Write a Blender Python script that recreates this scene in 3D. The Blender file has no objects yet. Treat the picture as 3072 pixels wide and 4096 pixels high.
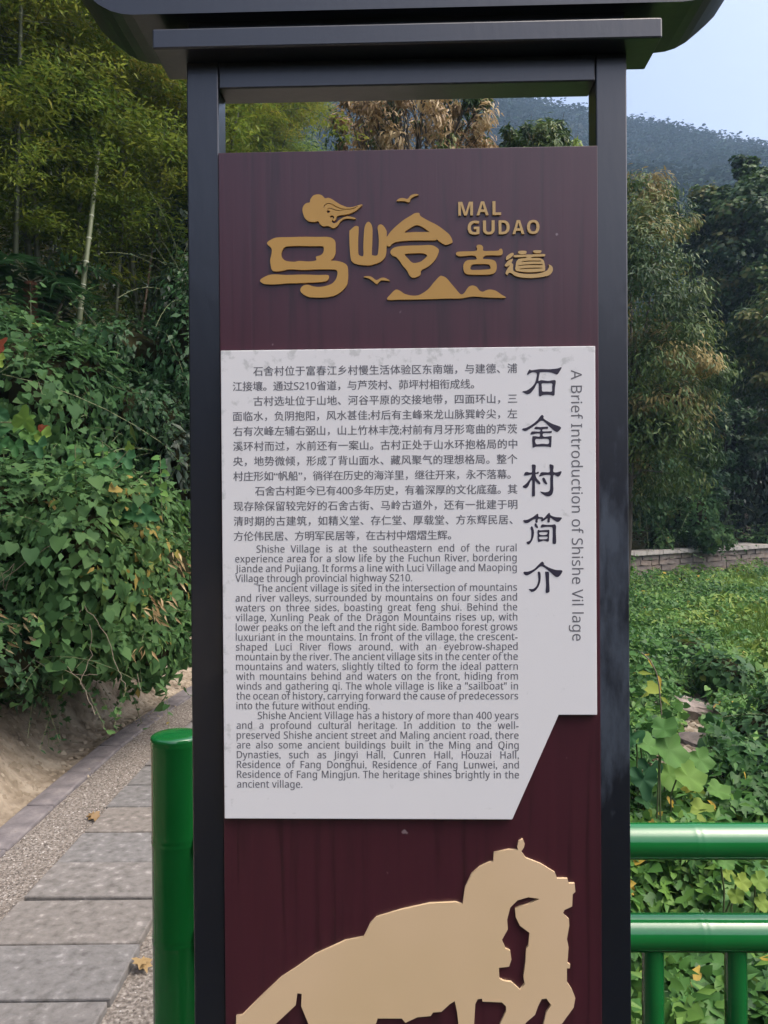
import bpy, math, random
import numpy as np
from mathutils import Matrix, Vector, Euler

sc = bpy.context.scene
col = sc.collection
R = math.radians
F = 3077.0                       # focal length of the photograph in its own pixels

# ------------------------------------------------------------------ camera, sky, sun, exposure
cd = bpy.data.cameras.new('camera')
cam = bpy.data.objects.new('camera', cd)
col.objects.link(cam)
cd.sensor_fit = 'VERTICAL'
cd.sensor_height = 36.0
cd.lens = 36.0 * F / 4096.0
cd.clip_start = 0.05
cd.clip_end = 3000.0
CAM = Vector((0, 0, 1.55))
ROT = Euler((R(89.65), 0, 0)).to_matrix() @ Matrix.Rotation(R(-0.4), 3, 'Z')
cam.matrix_world = Matrix.Translation(CAM) @ ROT.to_4x4()
sc.camera = cam

SUN_EL, SUN_AZ = 60.0, 105.0      # azimuth measured from +Y (into the picture) clockwise
w = bpy.data.worlds.new('World')
sc.world = w
w.use_nodes = True
nt = w.node_tree
bg = nt.nodes['Background']
sky = nt.nodes.new('ShaderNodeTexSky')
sky.sky_type = 'NISHITA'
sky.sun_disc = False
sky.sun_elevation = R(SUN_EL)
sky.sun_rotation = R(SUN_AZ)
sky.air_density = 0.7
sky.dust_density = 7.0
sky.ozone_density = 1.0
nt.links.new(sky.outputs[0], bg.inputs[0])
bg.inputs[1].default_value = 0.15
sl = bpy.data.lights.new('sun', 'SUN')
sl.energy = 0.5
sl.angle = R(60)
sl.color = (1.0, 0.97, 0.92)
so = bpy.data.objects.new('sun', sl)
col.objects.link(so)
d = Vector((math.sin(R(SUN_AZ)) * math.cos(R(SUN_EL)), math.cos(R(SUN_AZ)) * math.cos(R(SUN_EL)), math.sin(R(SUN_EL))))
so.rotation_euler = d.to_track_quat('Z', 'Y').to_euler()
sc.view_settings.view_transform = 'Standard'
sc.view_settings.look = 'None'
sc.view_settings.gamma = 1.0
sc.view_settings.exposure = 1.32
sc.view_settings.use_curve_mapping = False
sc.cycles.max_bounces = 8
sc.cycles.transparent_max_bounces = 6
sc.cycles.volume_bounces = 1

rng = np.random.default_rng(11)
random.seed(5)

# ------------------------------------------------------------------ placement helpers
def ray(px, py):
    return ROT @ Vector(((px - 1536) / F, -(py - 2048) / F, -1.0))
def at(px, py, D):
    r = ray(px, py)
    return CAM + r * (D / r.y)

# ------------------------------------------------------------------ noise
def _h(i, j, k):
    n = (i * 374761393 + j * 668265263 + k * 2147483647 + 974711) & 0xFFFFFFFF
    n = ((n ^ (n >> 13)) * 1274126177) & 0xFFFFFFFF
    return ((n ^ (n >> 16)) & 0xFFFF) / 65535.0
def vnoise(P):
    P = np.asarray(P, float)
    i = np.floor(P).astype(np.int64); f = P - i; f = f * f * (3 - 2 * f)
    r = 0
    for a in (0, 1):
        for b in (0, 1):
            for c in (0, 1):
                wgt = (f[:, 0] if a else 1 - f[:, 0]) * (f[:, 1] if b else 1 - f[:, 1]) * (f[:, 2] if c else 1 - f[:, 2])
                r = r + wgt * _h(i[:, 0] + a, i[:, 1] + b, i[:, 2] + c)
    return r * 2 - 1
def fbm(P, o=3):
    P = np.asarray(P, float)
    return sum(vnoise(P * 2 ** k + 17 * k) / 2 ** k for k in range(o))

# ------------------------------------------------------------------ object helpers
def tag(o, label=None, cat=None, group=None, kind=None):
    if label: o['label'] = label
    if cat: o['category'] = cat
    if group: o['group'] = group
    if kind: o['kind'] = kind
    return o
def link(name, me, parent=None, mat=None, loc=None):
    o = bpy.data.objects.new(name, me)
    col.objects.link(o)
    if parent is not None: o.parent = parent
    if mat is not None and me is not None:
        me.materials.append(mat)
    if loc is not None: o.location = loc
    return o
def empty(name, loc=(0, 0, 0), rz=0.0):
    o = bpy.data.objects.new(name, None)
    col.objects.link(o)
    o.location = loc
    o.rotation_euler.z = rz
    o.empty_display_size = 0.1
    return o
class MB:
    def __init__(s): s.v = []; s.f = []; s.sm = []
    def add(s, vs, fs, smooth=False):
        n = len(s.v); s.v += [tuple(v) for v in vs]
        for f in fs: s.f.append(tuple(i + n for i in f)); s.sm.append(smooth)
    def box(s, x0, x1, y0, y1, z0, z1):
        s.add([(x, y, z) for x in (x0, x1) for y in (y0, y1) for z in (z0, z1)],
              [(0, 1, 3, 2), (4, 6, 7, 5), (0, 4, 5, 1), (2, 3, 7, 6), (0, 2, 6, 4), (1, 5, 7, 3)])
    def tube(s, pts, rad, seg=8, caps=True):
        pts = [Vector(p) for p in pts]; n = len(pts)
        if not hasattr(rad, '__len__'): rad = [rad] * n
        vs = []; up = None
        for i, p in enumerate(pts):
            t = (pts[min(i + 1, n - 1)] - pts[max(i - 1, 0)])
            t = t.normalized() if t.length > 1e-9 else Vector((0, 0, 1))
            if up is None: up = t.orthogonal().normalized()
            a = (up - t * up.dot(t)); a = a.normalized() if a.length > 1e-6 else t.orthogonal().normalized()
            up = a; b = t.cross(a)
            for k in range(seg):
                q = 2 * math.pi * k / seg
                vs.append(p + (a * math.cos(q) + b * math.sin(q)) * rad[i])
        fs = [(i * seg + k, i * seg + (k + 1) % seg, (i + 1) * seg + (k + 1) % seg, (i + 1) * seg + k) for i in range(n - 1) for k in range(seg)]
        s.add(vs, fs, True)
        if caps:
            s.add(vs[:seg], [tuple(range(seg))[::-1]]); s.add(vs[-seg:], [tuple(range(seg))])
    def mesh(s, name):
        me = bpy.data.meshes.new(name)
        me.from_pydata(s.v, [], s.f)
        me.polygons.foreach_set('use_smooth', s.sm)
        me.update()
        return me
    def build(s, name, mat, parent=None, bevel=0.0, loc=None):
        o = link(name, s.mesh(name), parent, mat, loc)
        if bevel:
            b = o.modifiers.new('bevel', 'BEVEL'); b.width = bevel; b.segments = 2; b.limit_method = 'ANGLE'; b.angle_limit = R(40)
        return o

# ------------------------------------------------------------------ materials
def mat(name, base=(0.5, 0.5, 0.5), rough=0.6, ramp=None, scale=5.0, bump=0.0, bscale=None, detail=6.0, spec=0.5, stretch=(1, 1, 1), coat=0.0, coord='Object', dist=0.0):
    m = bpy.data.materials.new(name); m.use_nodes = True
    n = m.node_tree; p = n.nodes['Principled BSDF']
    p.inputs['Roughness'].default_value = rough
    p.inputs['Specular IOR Level'].default_value = spec
    p.inputs['Coat Weight'].default_value = coat
    p.inputs['Base Color'].default_value = (*base, 1)
    if ramp or bump:
        tc = n.nodes.new('ShaderNodeTexCoord'); mp = n.nodes.new('ShaderNodeMapping')
        mp.inputs['Scale'].default_value = stretch
        if coord == 'World':
            ge = n.nodes.new('ShaderNodeNewGeometry'); n.links.new(ge.outputs['Position'], mp.inputs[0])
        else: n.links.new(tc.outputs[coord], mp.inputs[0])
    if ramp:
        nz = n.nodes.new('ShaderNodeTexNoise'); nz.inputs['Scale'].default_value = scale; nz.inputs['Detail'].default_value = detail
        nz.inputs['Distortion'].default_value = dist
        n.links.new(mp.outputs[0], nz.inputs[0])
        cr = n.nodes.new('ShaderNodeValToRGB'); e = cr.color_ramp.elements
        while len(e) < len(ramp): e.new(0.5)
        for q, (pos, c) in zip(e, ramp): q.position = pos; q.color = (*c, 1)
        n.links.new(nz.outputs[0], cr.inputs[0]); n.links.new(cr.outputs[0], p.inputs['Base Color'])
    if bump:
        nb = n.nodes.new('ShaderNodeTexNoise'); nb.inputs['Scale'].default_value = bscale or scale * 3; nb.inputs['Detail'].default_value = 4
        n.links.new(mp.outputs[0], nb.inputs[0])
        bp = n.nodes.new('ShaderNodeBump'); bp.inputs['Strength'].default_value = 1.0; bp.inputs['Distance'].default_value = bump
        n.links.new(nb.outputs[0], bp.inputs['Height']); n.links.new(bp.outputs[0], p.inputs['Normal'])
    return m
def leafmat(name, cols, rough=0.45, trans=0.25, spec=0.35):
    """leaf colours picked per leaf from the attribute 'tint'"""
    m = bpy.data.materials.new(name); m.use_nodes = True
    n = m.node_tree; p = n.nodes['Principled BSDF']; out = n.nodes['Material Output']
    a = n.nodes.new('ShaderNodeAttribute'); a.attribute_name = 'tint'
    cr = n.nodes.new('ShaderNodeValToRGB'); e = cr.color_ramp.elements
    while len(e) < len(cols): e.new(0.5)
    for q, (pos, c) in zip(e, cols): q.position = pos; q.color = (*c, 1)
    n.links.new(a.outputs['Fac'], cr.inputs[0]); n.links.new(cr.outputs[0], p.inputs['Base Color'])
    p.inputs['Roughness'].default_value = rough; p.inputs['Specular IOR Level'].default_value = spec
    tr = n.nodes.new('ShaderNodeBsdfTranslucent'); n.links.new(cr.outputs[0], tr.inputs[0])
    mx = n.nodes.new('ShaderNodeMixShader'); mx.inputs[0].default_value = trans
    n.links.new(p.outputs[0], mx.inputs[1]); n.links.new(tr.outputs[0], mx.inputs[2]); n.links.new(mx.outputs[0], out.inputs[0])
    return m
def g(r, gg, b, k=1.0): return (r * k, gg * k, b * k)
M = {}
M['frame'] = mat('dark_metal_paint', ramp=[(0.3, (0.0018, 0.0035, 0.010)), (0.7, (0.003, 0.0055, 0.014))], scale=6, rough=0.36, spec=1.0, coat=0.15, bump=0.0004, bscale=60, stretch=(1, 1, 0.3))
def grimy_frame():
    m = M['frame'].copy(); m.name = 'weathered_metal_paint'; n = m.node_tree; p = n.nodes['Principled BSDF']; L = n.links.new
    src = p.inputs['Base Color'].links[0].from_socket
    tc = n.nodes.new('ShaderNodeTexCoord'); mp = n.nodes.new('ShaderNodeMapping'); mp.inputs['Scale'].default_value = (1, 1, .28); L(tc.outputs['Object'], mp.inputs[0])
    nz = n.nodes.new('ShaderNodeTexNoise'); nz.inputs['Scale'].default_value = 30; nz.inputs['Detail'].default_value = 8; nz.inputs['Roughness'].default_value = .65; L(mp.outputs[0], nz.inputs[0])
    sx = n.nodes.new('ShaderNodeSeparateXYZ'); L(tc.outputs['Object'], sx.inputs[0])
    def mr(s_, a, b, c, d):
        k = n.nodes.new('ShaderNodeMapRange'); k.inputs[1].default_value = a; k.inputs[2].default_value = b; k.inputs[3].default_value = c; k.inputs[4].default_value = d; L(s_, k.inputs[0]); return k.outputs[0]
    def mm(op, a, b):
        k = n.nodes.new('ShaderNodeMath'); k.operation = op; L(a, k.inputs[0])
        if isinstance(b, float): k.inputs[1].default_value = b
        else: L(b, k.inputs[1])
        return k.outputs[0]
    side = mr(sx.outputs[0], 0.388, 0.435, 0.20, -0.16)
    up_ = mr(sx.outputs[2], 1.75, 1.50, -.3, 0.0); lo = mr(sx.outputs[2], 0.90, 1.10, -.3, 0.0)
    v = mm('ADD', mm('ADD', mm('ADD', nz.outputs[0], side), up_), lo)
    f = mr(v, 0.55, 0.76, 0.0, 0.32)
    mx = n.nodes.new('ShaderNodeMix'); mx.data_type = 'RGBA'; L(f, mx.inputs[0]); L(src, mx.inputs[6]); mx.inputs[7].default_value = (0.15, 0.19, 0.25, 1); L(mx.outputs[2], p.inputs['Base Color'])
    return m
M['roofpaint'] = mat('dark_roof_paint', (0.003, 0.004, 0.009), 0.4)
M['white'] = None
M['text'] = mat('grey_print', (0.135, 0.135, 0.155), 0.7)
M['title'] = mat('dark_print', (0.022, 0.018, 0.040), 0.6)
M['gold'] = mat('gold_acrylic', ramp=[(0.3, (0.44, 0.255, 0.062)), (0.7, (0.50, 0.29, 0.075))], scale=3, rough=0.38)
M['gold_pale'] = mat('pale_gold_acrylic', (0.52, 0.35, 0.14), 0.4)
M['gold_side'] = M['gold']
M['horse'] = mat('beige_board', ramp=[(0.25, (0.62, 0.46, 0.26)), (0.6, (0.72, 0.53, 0.33)), (0.8, (0.68, 0.51, 0.31))], scale=2.2, rough=0.45, detail=3)
M['green'] = mat('green_paint', ramp=[(0.3, (0.006, 0.135, 0.028)), (0.7, (0.010, 0.155, 0.036))], scale=4, rough=0.11, spec=0.95, coat=0.0, bump=0.0003, bscale=25)
M['green_shaded'] = mat('shaded_green_paint', ramp=[(0.3, (0.005, 0.115, 0.020)), (0.7, (0.009, 0.135, 0.028))], scale=5, rough=0.2, spec=0.25, bump=0.0003, bscale=25)  # same green paint, darkened and dulled in place of dim reflections
M['soil'] = mat('bare_soil', ramp=[(0.3, (0.095, 0.074, 0.052)), (0.48, (0.23, 0.19, 0.14)), (0.72, (0.35, 0.305, 0.235))], scale=6, rough=0.95, bump=0.045, bscale=11, detail=9, spec=0.1)
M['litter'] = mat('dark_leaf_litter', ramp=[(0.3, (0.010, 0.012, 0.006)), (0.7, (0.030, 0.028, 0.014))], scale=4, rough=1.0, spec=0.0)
M['slab'] = mat('concrete_slab', ramp=[(0.28, (0.095, 0.090, 0.082)), (0.45, (0.150, 0.144, 0.134)), (0.60, (0.180, 0.173, 0.162)), (0.72, (0.30, 0.29, 0.275))], scale=26, rough=0.85, bump=0.003, bscale=70, detail=14, coord='World')
def vary(m, amt=0.25, tint=(1.0, .93, .86)):
    n = m.node_tree; p = n.nodes['Principled BSDF']; src = p.inputs['Base Color'].links[0].from_socket
    oi = n.nodes.new('ShaderNodeObjectInfo'); cr = n.nodes.new('ShaderNodeValToRGB'); n.links.new(oi.outputs['Random'], cr.inputs[0])
    cr.color_ramp.elements[0].color = (1 - amt, 1 - amt, 1 - amt, 1); cr.color_ramp.elements[1].color = (1.0 * tint[0], tint[1], tint[2], 1)
    e = cr.color_ramp.elements.new(.5); e.color = (.98, .98, 1.0, 1)
    mx = n.nodes.new('ShaderNodeMix'); mx.data_type = 'RGBA'; mx.blend_type = 'MULTIPLY'; mx.inputs[0].default_value = 1.0
    n.links.new(src, mx.inputs[6]); n.links.new(cr.outputs[0], mx.inputs[7]); n.links.new(mx.outputs[2], p.inputs['Base Color'])
vary(M['slab'])
M['coping'] = mat('pale_coping', ramp=[(0.3, (0.30, 0.28, 0.25)), (0.7, (0.48, 0.45, 0.41))], scale=6, rough=0.9)
M['kerb'] = mat('kerb_stone', ramp=[(0.25, (0.08, 0.072, 0.075)), (0.55, (0.15, 0.135, 0.135)), (0.8, (0.26, 0.235, 0.22))], scale=9, rough=0.9, bump=0.008, bscale=30, detail=10)
M['gravel'] = mat('gravel_bed', ramp=[(0.3, (0.07, 0.06, 0.05)), (0.5, (0.17, 0.148, 0.125)), (0.7, (0.30, 0.275, 0.24))], scale=70, rough=0.9, bump=0.006, bscale=70, detail=5)
M['stone'] = mat('wall_stone', ramp=[(0.3, (0.13, 0.105, 0.09)), (0.55, (0.26, 0.22, 0.19)), (0.8, (0.36, 0.33, 0.29))], scale=4, rough=0.9, bump=0.02, bscale=8)
vary(M['stone'], .3)
M['clod'] = leafmat('soil_clods', [(0.0, (0.11, 0.088, 0.06)), (0.5, (0.23, 0.19, 0.14)), (1.0, (0.34, 0.30, 0.235))], rough=1.0, trans=0.0, spec=0.0)
M['pebble'] = leafmat('pebbles', [(0.0, (0.08, 0.068, 0.058)), (0.5, (0.18, 0.155, 0.13)), (0.85, (0.27, 0.24, 0.21)), (1.0, (0.42, 0.40, 0.37))], rough=0.8, trans=0.0)
M['bark'] = mat('bark', ramp=[(0.3, (0.03, 0.025, 0.018)), (0.7, (0.10, 0.085, 0.065))], scale=12, rough=0.95, bump=0.01, stretch=(1, 1, 0.3))
M['twig'] = mat('pale_twig', (0.17, 0.14, 0.10), 0.8)
M['vinestem'] = mat('vine_stem', (0.12, 0.14, 0.06), 0.7)
M['culm'] = mat('bamboo_culm', ramp=[(0.3, (0.045, 0.06, 0.028)), (0.7, (0.09, 0.10, 0.05))], scale=3, rough=0.5, stretch=(1, 1, 0.2))
M['culm_pale'] = mat('pale_bamboo_culm', ramp=[(0.3, (0.085, 0.11, 0.048)), (0.7, (0.15, 0.17, 0.085))], scale=3, rough=0.5, stretch=(1, 1, 0.2))
M['culm_dry'] = mat('dry_bamboo_culm', ramp=[(0.3, (0.10, 0.065, 0.035)), (0.7, (0.18, 0.125, 0.07))], scale=3, rough=0.6)
M['node'] = mat('bamboo_node', (0.36, 0.38, 0.28), 0.6)
M['fibre'] = mat('palm_fibre', (0.10, 0.045, 0.025), 1.0)
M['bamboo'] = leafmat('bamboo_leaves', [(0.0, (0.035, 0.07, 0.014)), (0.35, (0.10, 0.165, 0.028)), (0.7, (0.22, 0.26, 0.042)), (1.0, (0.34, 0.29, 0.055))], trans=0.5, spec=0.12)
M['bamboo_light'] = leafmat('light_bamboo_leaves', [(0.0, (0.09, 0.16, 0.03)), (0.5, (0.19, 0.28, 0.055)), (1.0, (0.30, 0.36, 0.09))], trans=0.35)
M['ivy'] = leafmat('vine_leaves', [(0.0, (0.018, 0.052, 0.020)), (0.45, (0.046, 0.112, 0.038)), (0.85, (0.085, 0.168, 0.052)), (0.985, (0.13, 0.21, 0.05)), (1.0, (0.26, 0.20, 0.05))], spec=0.15, rough=0.6, trans=.35)
M['ivy_dark'] = leafmat('dark_vine_leaves', [(0.0, (0.012, 0.036, 0.014)), (0.5, (0.034, 0.088, 0.034)), (0.95, (0.060, 0.13, 0.042)), (1.0, (0.12, 0.15, 0.03))], spec=0.2)
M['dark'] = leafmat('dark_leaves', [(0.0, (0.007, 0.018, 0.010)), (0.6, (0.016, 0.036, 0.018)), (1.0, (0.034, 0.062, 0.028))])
M['kudzu'] = leafmat('ground_vine_leaves', [(0.0, (0.03, 0.085, 0.028)), (0.45, (0.065, 0.165, 0.036)), (0.85, (0.135, 0.25, 0.048)), (0.98, (0.23, 0.29, 0.05)), (1.0, (0.42, 0.30, 0.05))], spec=0.2)
M['grass'] = leafmat('field_grass', [(0.0, (0.08, 0.16, 0.022)), (1.0, (0.20, 0.30, 0.045))])
M['camphor'] = leafmat('camphor_leaves', [(0.0, (0.012, 0.034, 0.012)), (0.5, (0.036, 0.082, 0.022)), (0.9, (0.08, 0.135, 0.032)), (1.0, (0.15, 0.15, 0.045))], spec=0.15)
M['chestnut'] = leafmat('chestnut_leaves', [(0.0, (0.03, 0.065, 0.02)), (0.5, (0.075, 0.13, 0.034)), (0.82, (0.16, 0.19, 0.05)), (1.0, (0.30, 0.24, 0.085))], spec=0.2)
M['goldleaf'] = leafmat('golden_leaves', [(0.0, (0.13, 0.115, 0.04)), (0.5, (0.24, 0.19, 0.065)), (1.0, (0.36, 0.29, 0.11))], spec=0.15)
M['dryleaf'] = leafmat('dry_leaves', [(0.0, (0.22, 0.135, 0.055)), (0.5, (0.38, 0.27, 0.13)), (1.0, (0.52, 0.41, 0.22))], trans=0.3)
M['farwood'] = leafmat('far_wood', [(0.0, (0.008, 0.022, 0.014)), (0.6, (0.020, 0.042, 0.022)), (1.0, (0.044, 0.066, 0.030))], trans=0.1, spec=0.0, rough=1.0)
M['bigleaf'] = leafmat('large_leaves', [(0.0, (0.03, 0.095, 0.045)), (0.35, (0.05, 0.145, 0.045)), (0.6, (0.11, 0.22, 0.045)), (0.8, (0.24, 0.30, 0.05)), (0.92, (0.45, 0.34, 0.05)), (1.0, (0.30, 0.085, 0.045))], trans=0.3, spec=0.15, rough=.6)
M['burr'] = mat('burr', (0.20, 0.13, 0.05), 0.9)

# maroon board with vertical wood grain
def maroon():
    m = bpy.data.materials.new('maroon_woodgrain'); m.use_nodes = True
    n = m.node_tree; p = n.nodes['Principled BSDF']; L = n.links.new
    tc = n.nodes.new('ShaderNodeTexCoord'); mp = n.nodes.new('ShaderNodeMapping'); mp.inputs['Scale'].default_value = (1, 1, 0.045)
    L(tc.outputs['Object'], mp.inputs[0])
    a = n.nodes.new('ShaderNodeTexNoise'); a.inputs['Scale'].default_value = 55; a.inputs['Detail'].default_value = 6; a.inputs['Distortion'].default_value = 0.6
    L(mp.outputs[0], a.inputs[0])
    cr = n.nodes.new('ShaderNodeValToRGB'); e = cr.color_ramp.elements
    e.new(0.5)
    for q, (pos, c) in zip(e, [(0.30, (0.030, 0.006, 0.011)), (0.45, (0.050, 0.0095, 0.018)), (0.72, (0.057, 0.011, 0.020))]): q.position = pos; q.color = (*c, 1)
    L(a.outputs[0], cr.inputs[0])
    # pale flecks
    b = n.nodes.new('ShaderNodeTexNoise'); b.inputs['Scale'].default_value = 38; b.inputs['Detail'].default_value = 2
    L(tc.outputs['Object'], b.inputs[0])
    c2 = n.nodes.new('ShaderNodeValToRGB'); c2.color_ramp.elements[0].position = 0.765; c2.color_ramp.elements[1].position = 0.80
    L(b.outputs[0], c2.inputs[0])
    mx = n.nodes.new('ShaderNodeMix'); mx.data_type = 'RGBA'; mx.inputs[7].default_value = (0.22, 0.16, 0.17, 1)
    L(c2.outputs[0], mx.inputs[0]); L(cr.outputs[0], mx.inputs[6]); L(mx.outputs[2], p.inputs['Base Color'])
    p.inputs['Roughness'].default_value = 0.36; p.inputs['Specular IOR Level'].default_value = 0.8; p.inputs['Coat Weight'].default_value = 0.0; p.inputs['Coat Roughness'].default_value = 0.3
    bp = n.nodes.new('ShaderNodeBump'); bp.inputs['Distance'].default_value = 0.0006; bp.inputs['Strength'].default_value = 0.6
    L(a.outputs[0], bp.inputs['Height']); L(bp.outputs[0], p.inputs['Normal'])
    return m
M['maroon'] = maroon()
def whiteboard():
    m = bpy.data.materials.new('weathered_white_board'); m.use_nodes = True
    n = m.node_tree; p = n.nodes['Principled BSDF']; L = n.links.new
    tc = n.nodes.new('ShaderNodeTexCoord'); sx = n.nodes.new('ShaderNodeSeparateXYZ'); L(tc.outputs['Object'], sx.inputs[0])
    a = n.nodes.new('ShaderNodeTexNoise'); a.inputs['Scale'].default_value = 42; a.inputs['Detail'].default_value = 7; a.inputs['Roughness'].default_value = 0.62
    L(tc.outputs['Object'], a.inputs[0])
    def mr(src, f0, f1, t0, t1):
        k = n.nodes.new('ShaderNodeMapRange'); k.inputs[1].default_value = f0; k.inputs[2].default_value = f1; k.inputs[3].default_value = t0; k.inputs[4].default_value = t1
        L(src, k.inputs[0]); return k.outputs[0]
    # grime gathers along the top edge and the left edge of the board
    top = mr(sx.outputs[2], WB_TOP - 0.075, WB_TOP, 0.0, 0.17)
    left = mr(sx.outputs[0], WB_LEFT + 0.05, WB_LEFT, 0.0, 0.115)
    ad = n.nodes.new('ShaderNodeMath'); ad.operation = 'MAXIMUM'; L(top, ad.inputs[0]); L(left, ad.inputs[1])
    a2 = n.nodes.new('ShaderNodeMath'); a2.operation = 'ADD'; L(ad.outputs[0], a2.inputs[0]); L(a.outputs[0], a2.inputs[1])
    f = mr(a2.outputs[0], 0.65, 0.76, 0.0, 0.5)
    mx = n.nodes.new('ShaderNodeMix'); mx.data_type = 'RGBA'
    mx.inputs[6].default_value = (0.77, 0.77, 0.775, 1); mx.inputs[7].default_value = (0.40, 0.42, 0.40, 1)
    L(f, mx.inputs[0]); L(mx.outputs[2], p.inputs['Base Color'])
    p.inputs['Roughness'].default_value = 0.5
    return m

# ------------------------------------------------------------------ leaf templates and scattering
def T(vs, fs): return np.array(vs, float), np.array(fs, int)
HEART = T([(0, 0, 0), (-.34, -.14, .03), (-.5, .2, .07), (-.33, .62, .03), (0, 1, -.12), (.33, .62, .03), (.5, .2, .07), (.34, -.14, .03), (0, .45, -.03)],
          [(0, 8, 1), (1, 8, 2), (2, 8, 3), (3, 8, 4), (4, 8, 5), (5, 8, 6), (6, 8, 7), (7, 8, 0)])
HEARTL = T([(0, -.05, 0), (-.48, .15, .08), (0, 1, -.1), (.48, .15, .08)], [(0, 2, 1), (0, 3, 2)])
LOBE = T([(0, 0, 0), (-.30, -.12, .04), (-.62, .12, .10), (-.36, .34, .02), (-.46, .70, .03), (-.14, .62, -.02), (0, 1.05, -.15), (.14, .62, -.02), (.46, .70, .03), (.36, .34, .02), (.62, .12, .10), (.30, -.12, .04), (0, .38, -.03)],
         [(i, 12, i + 1) for i in range(11)] + [(11, 12, 0)])
LOBE = (LOBE[0], LOBE[1][:, ::-1])
HEART = (HEART[0], HEART[1])
LANCE = T([(0, 0, 0), (-.16, .35, .05), (0, 1, -.14), (.16, .35, .05), (0, .4, -.01)], [(0, 4, 1), (1, 4, 2), (2, 4, 3), (3, 4, 0)])
LANCE2 = T([(0, 0, 0), (-.14, .4, .03), (0, 1, -.1), (.14, .4, .03)], [(0, 2, 1), (0, 3, 2)])
OVAL2 = T([(0, 0, 0), (-.27, .45, .05), (0, 1, -.05), (.27, .45, .05)], [(0, 2, 1), (0, 3, 2)])
TUFT = T([(0, 0, 0), (-.5, .3, .1), (-.2, .9, 0), (.35, .75, .15), (.55, .2, -.1)], [(0, 2, 1), (0, 3, 2), (0, 4, 3)])
BLADE = T([(-.02, 0, 0), (.02, 0, 0), (.03, .55, .04), (.06, 1, -.05)], [(0, 1, 2), (0, 2, 3)])
def nrm(a): return a / np.maximum(np.linalg.norm(a, axis=1, keepdims=True), 1e-9)
class Leaves:
    def __init__(s): s.V = []; s.Fc = []; s.t = []; s.n = 0
    def add(s, P, N, Tp, size, tmpl, tint):
        P = np.atleast_2d(P); n = len(P)
        if n == 0: return
        tv, tf = tmpl
        N = nrm(N); Tp = Tp - (Tp * N).sum(1, keepdims=True) * N; Tp = nrm(Tp); X = np.cross(Tp, N)
        size = np.broadcast_to(np.asarray(size, float), (n,))
        V = (P[:, None, :] + size[:, None, None] * (tv[None, :, 0:1] * X[:, None, :] + tv[None, :, 1:2] * Tp[:, None, :] + tv[None, :, 2:3] * N[:, None, :]))
        s.V.append(V.reshape(-1, 3))
        s.Fc.append((tf[None] + (s.n + np.arange(n) * len(tv))[:, None, None]).reshape(-1, 3))
        s.t.append(np.repeat(np.clip(np.broadcast_to(tint, (n,)), 0, 1), len(tv)))
        s.n += n * len(tv)
    def mesh(s, name):
        V = np.concatenate(s.V); Fc = np.concatenate(s.Fc); t = np.concatenate(s.t)
        me = bpy.data.meshes.new(name)
        me.vertices.add(len(V)); me.vertices.foreach_set('co', V.astype(np.float32).ravel())
        me.loops.add(len(Fc) * 3); me.loops.foreach_set('vertex_index', Fc.astype(np.int32).ravel())
        me.polygons.add(len(Fc)); me.polygons.foreach_set('loop_start', np.arange(0, len(Fc) * 3, 3, dtype=np.int32))
        a = me.attributes.new('tint', 'FLOAT', 'POINT'); a.data.foreach_set('value', t.astype(np.float32))
        me.update(calc_edges=True)
        return me
    def build(s, name, m, parent=None): return link(name, s.mesh(name), parent, m)
def rdir(n):
    return nrm(rng.normal(size=(n, 3)))
DOWN = np.array([0, 0, -1.0]); UP = -DOWN
def tints(P, sc_=1.0, base=0.45, amp=0.35, jit=0.13):
    return base + amp * vnoise(np.asarray(P) * sc_ + 3.3) + rng.normal(0, jit, len(P))
def blob(L, c, r, n, size, tmpl, shell=0.3, up=0.5, hang=0.8, base=0.45, amp=0.3, nscale=1.3, lump=0.22, jit=0.13, sfac=0.35, face=0.0):
    """leaves over the surface of a lumpy ellipsoid"""
    c = np.asarray(c, float); r = np.asarray(r, float)
    dr = rdir(n)
    k = 1 - shell * rng.random(n) ** 1.5
    k = k * (1 + lump * fbm(dr * 2.6 + c, 2))
    P = c + dr * r * k[:, None]
    N = nrm(dr / r) + up * UP + rng.normal(0, 0.35, (n, 3))
    if face: N = N + face * nrm(np.array(CAM) - P)
    Tp = hang * DOWN + rng.normal(0, 0.45, (n, 3)) + 0.35 * dr
    sz = size * (1 + sfac * rng.normal(0, 1, n)).clip(0.45, 1.9)
    keep = (vnoise(P * 3.1 + 7) > -.42 + .25 * rng.random(n)) | (rng.random(n) < .12)
    tt = tints(P, nscale, base, amp, jit)
    sp = rng.random(n); k1 = keep & (sp < .78); k2 = keep & (sp >= .78) & (sp < .93); k3 = keep & (sp >= .93)
    L.add(P[k1], N[k1], Tp[k1], sz[k1], tmpl, tt[k1])
    L.add(P[k2], N[k2], Tp[k2], sz[k2] * .85, OVAL2, tt[k2] + .1)
    L.add(P[k3], N[k3], Tp[k3], sz[k3] * 1.5, LANCE2, tt[k3] + .15)
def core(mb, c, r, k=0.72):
    """opaque dark hull standing in for the shade inside a bush"""
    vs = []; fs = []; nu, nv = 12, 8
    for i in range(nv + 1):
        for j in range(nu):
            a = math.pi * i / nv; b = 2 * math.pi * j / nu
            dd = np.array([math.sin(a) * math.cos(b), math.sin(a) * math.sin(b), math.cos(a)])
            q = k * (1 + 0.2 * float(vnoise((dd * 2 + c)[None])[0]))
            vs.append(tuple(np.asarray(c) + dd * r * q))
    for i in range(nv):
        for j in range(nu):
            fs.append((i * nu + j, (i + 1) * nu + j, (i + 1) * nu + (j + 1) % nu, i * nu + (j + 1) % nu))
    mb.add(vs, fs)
def ell(px, py, D, rx, ry, rd):
    return np.array(at(px, py, D)), np.array([rx * D / F, rd, ry * D / F])

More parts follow.
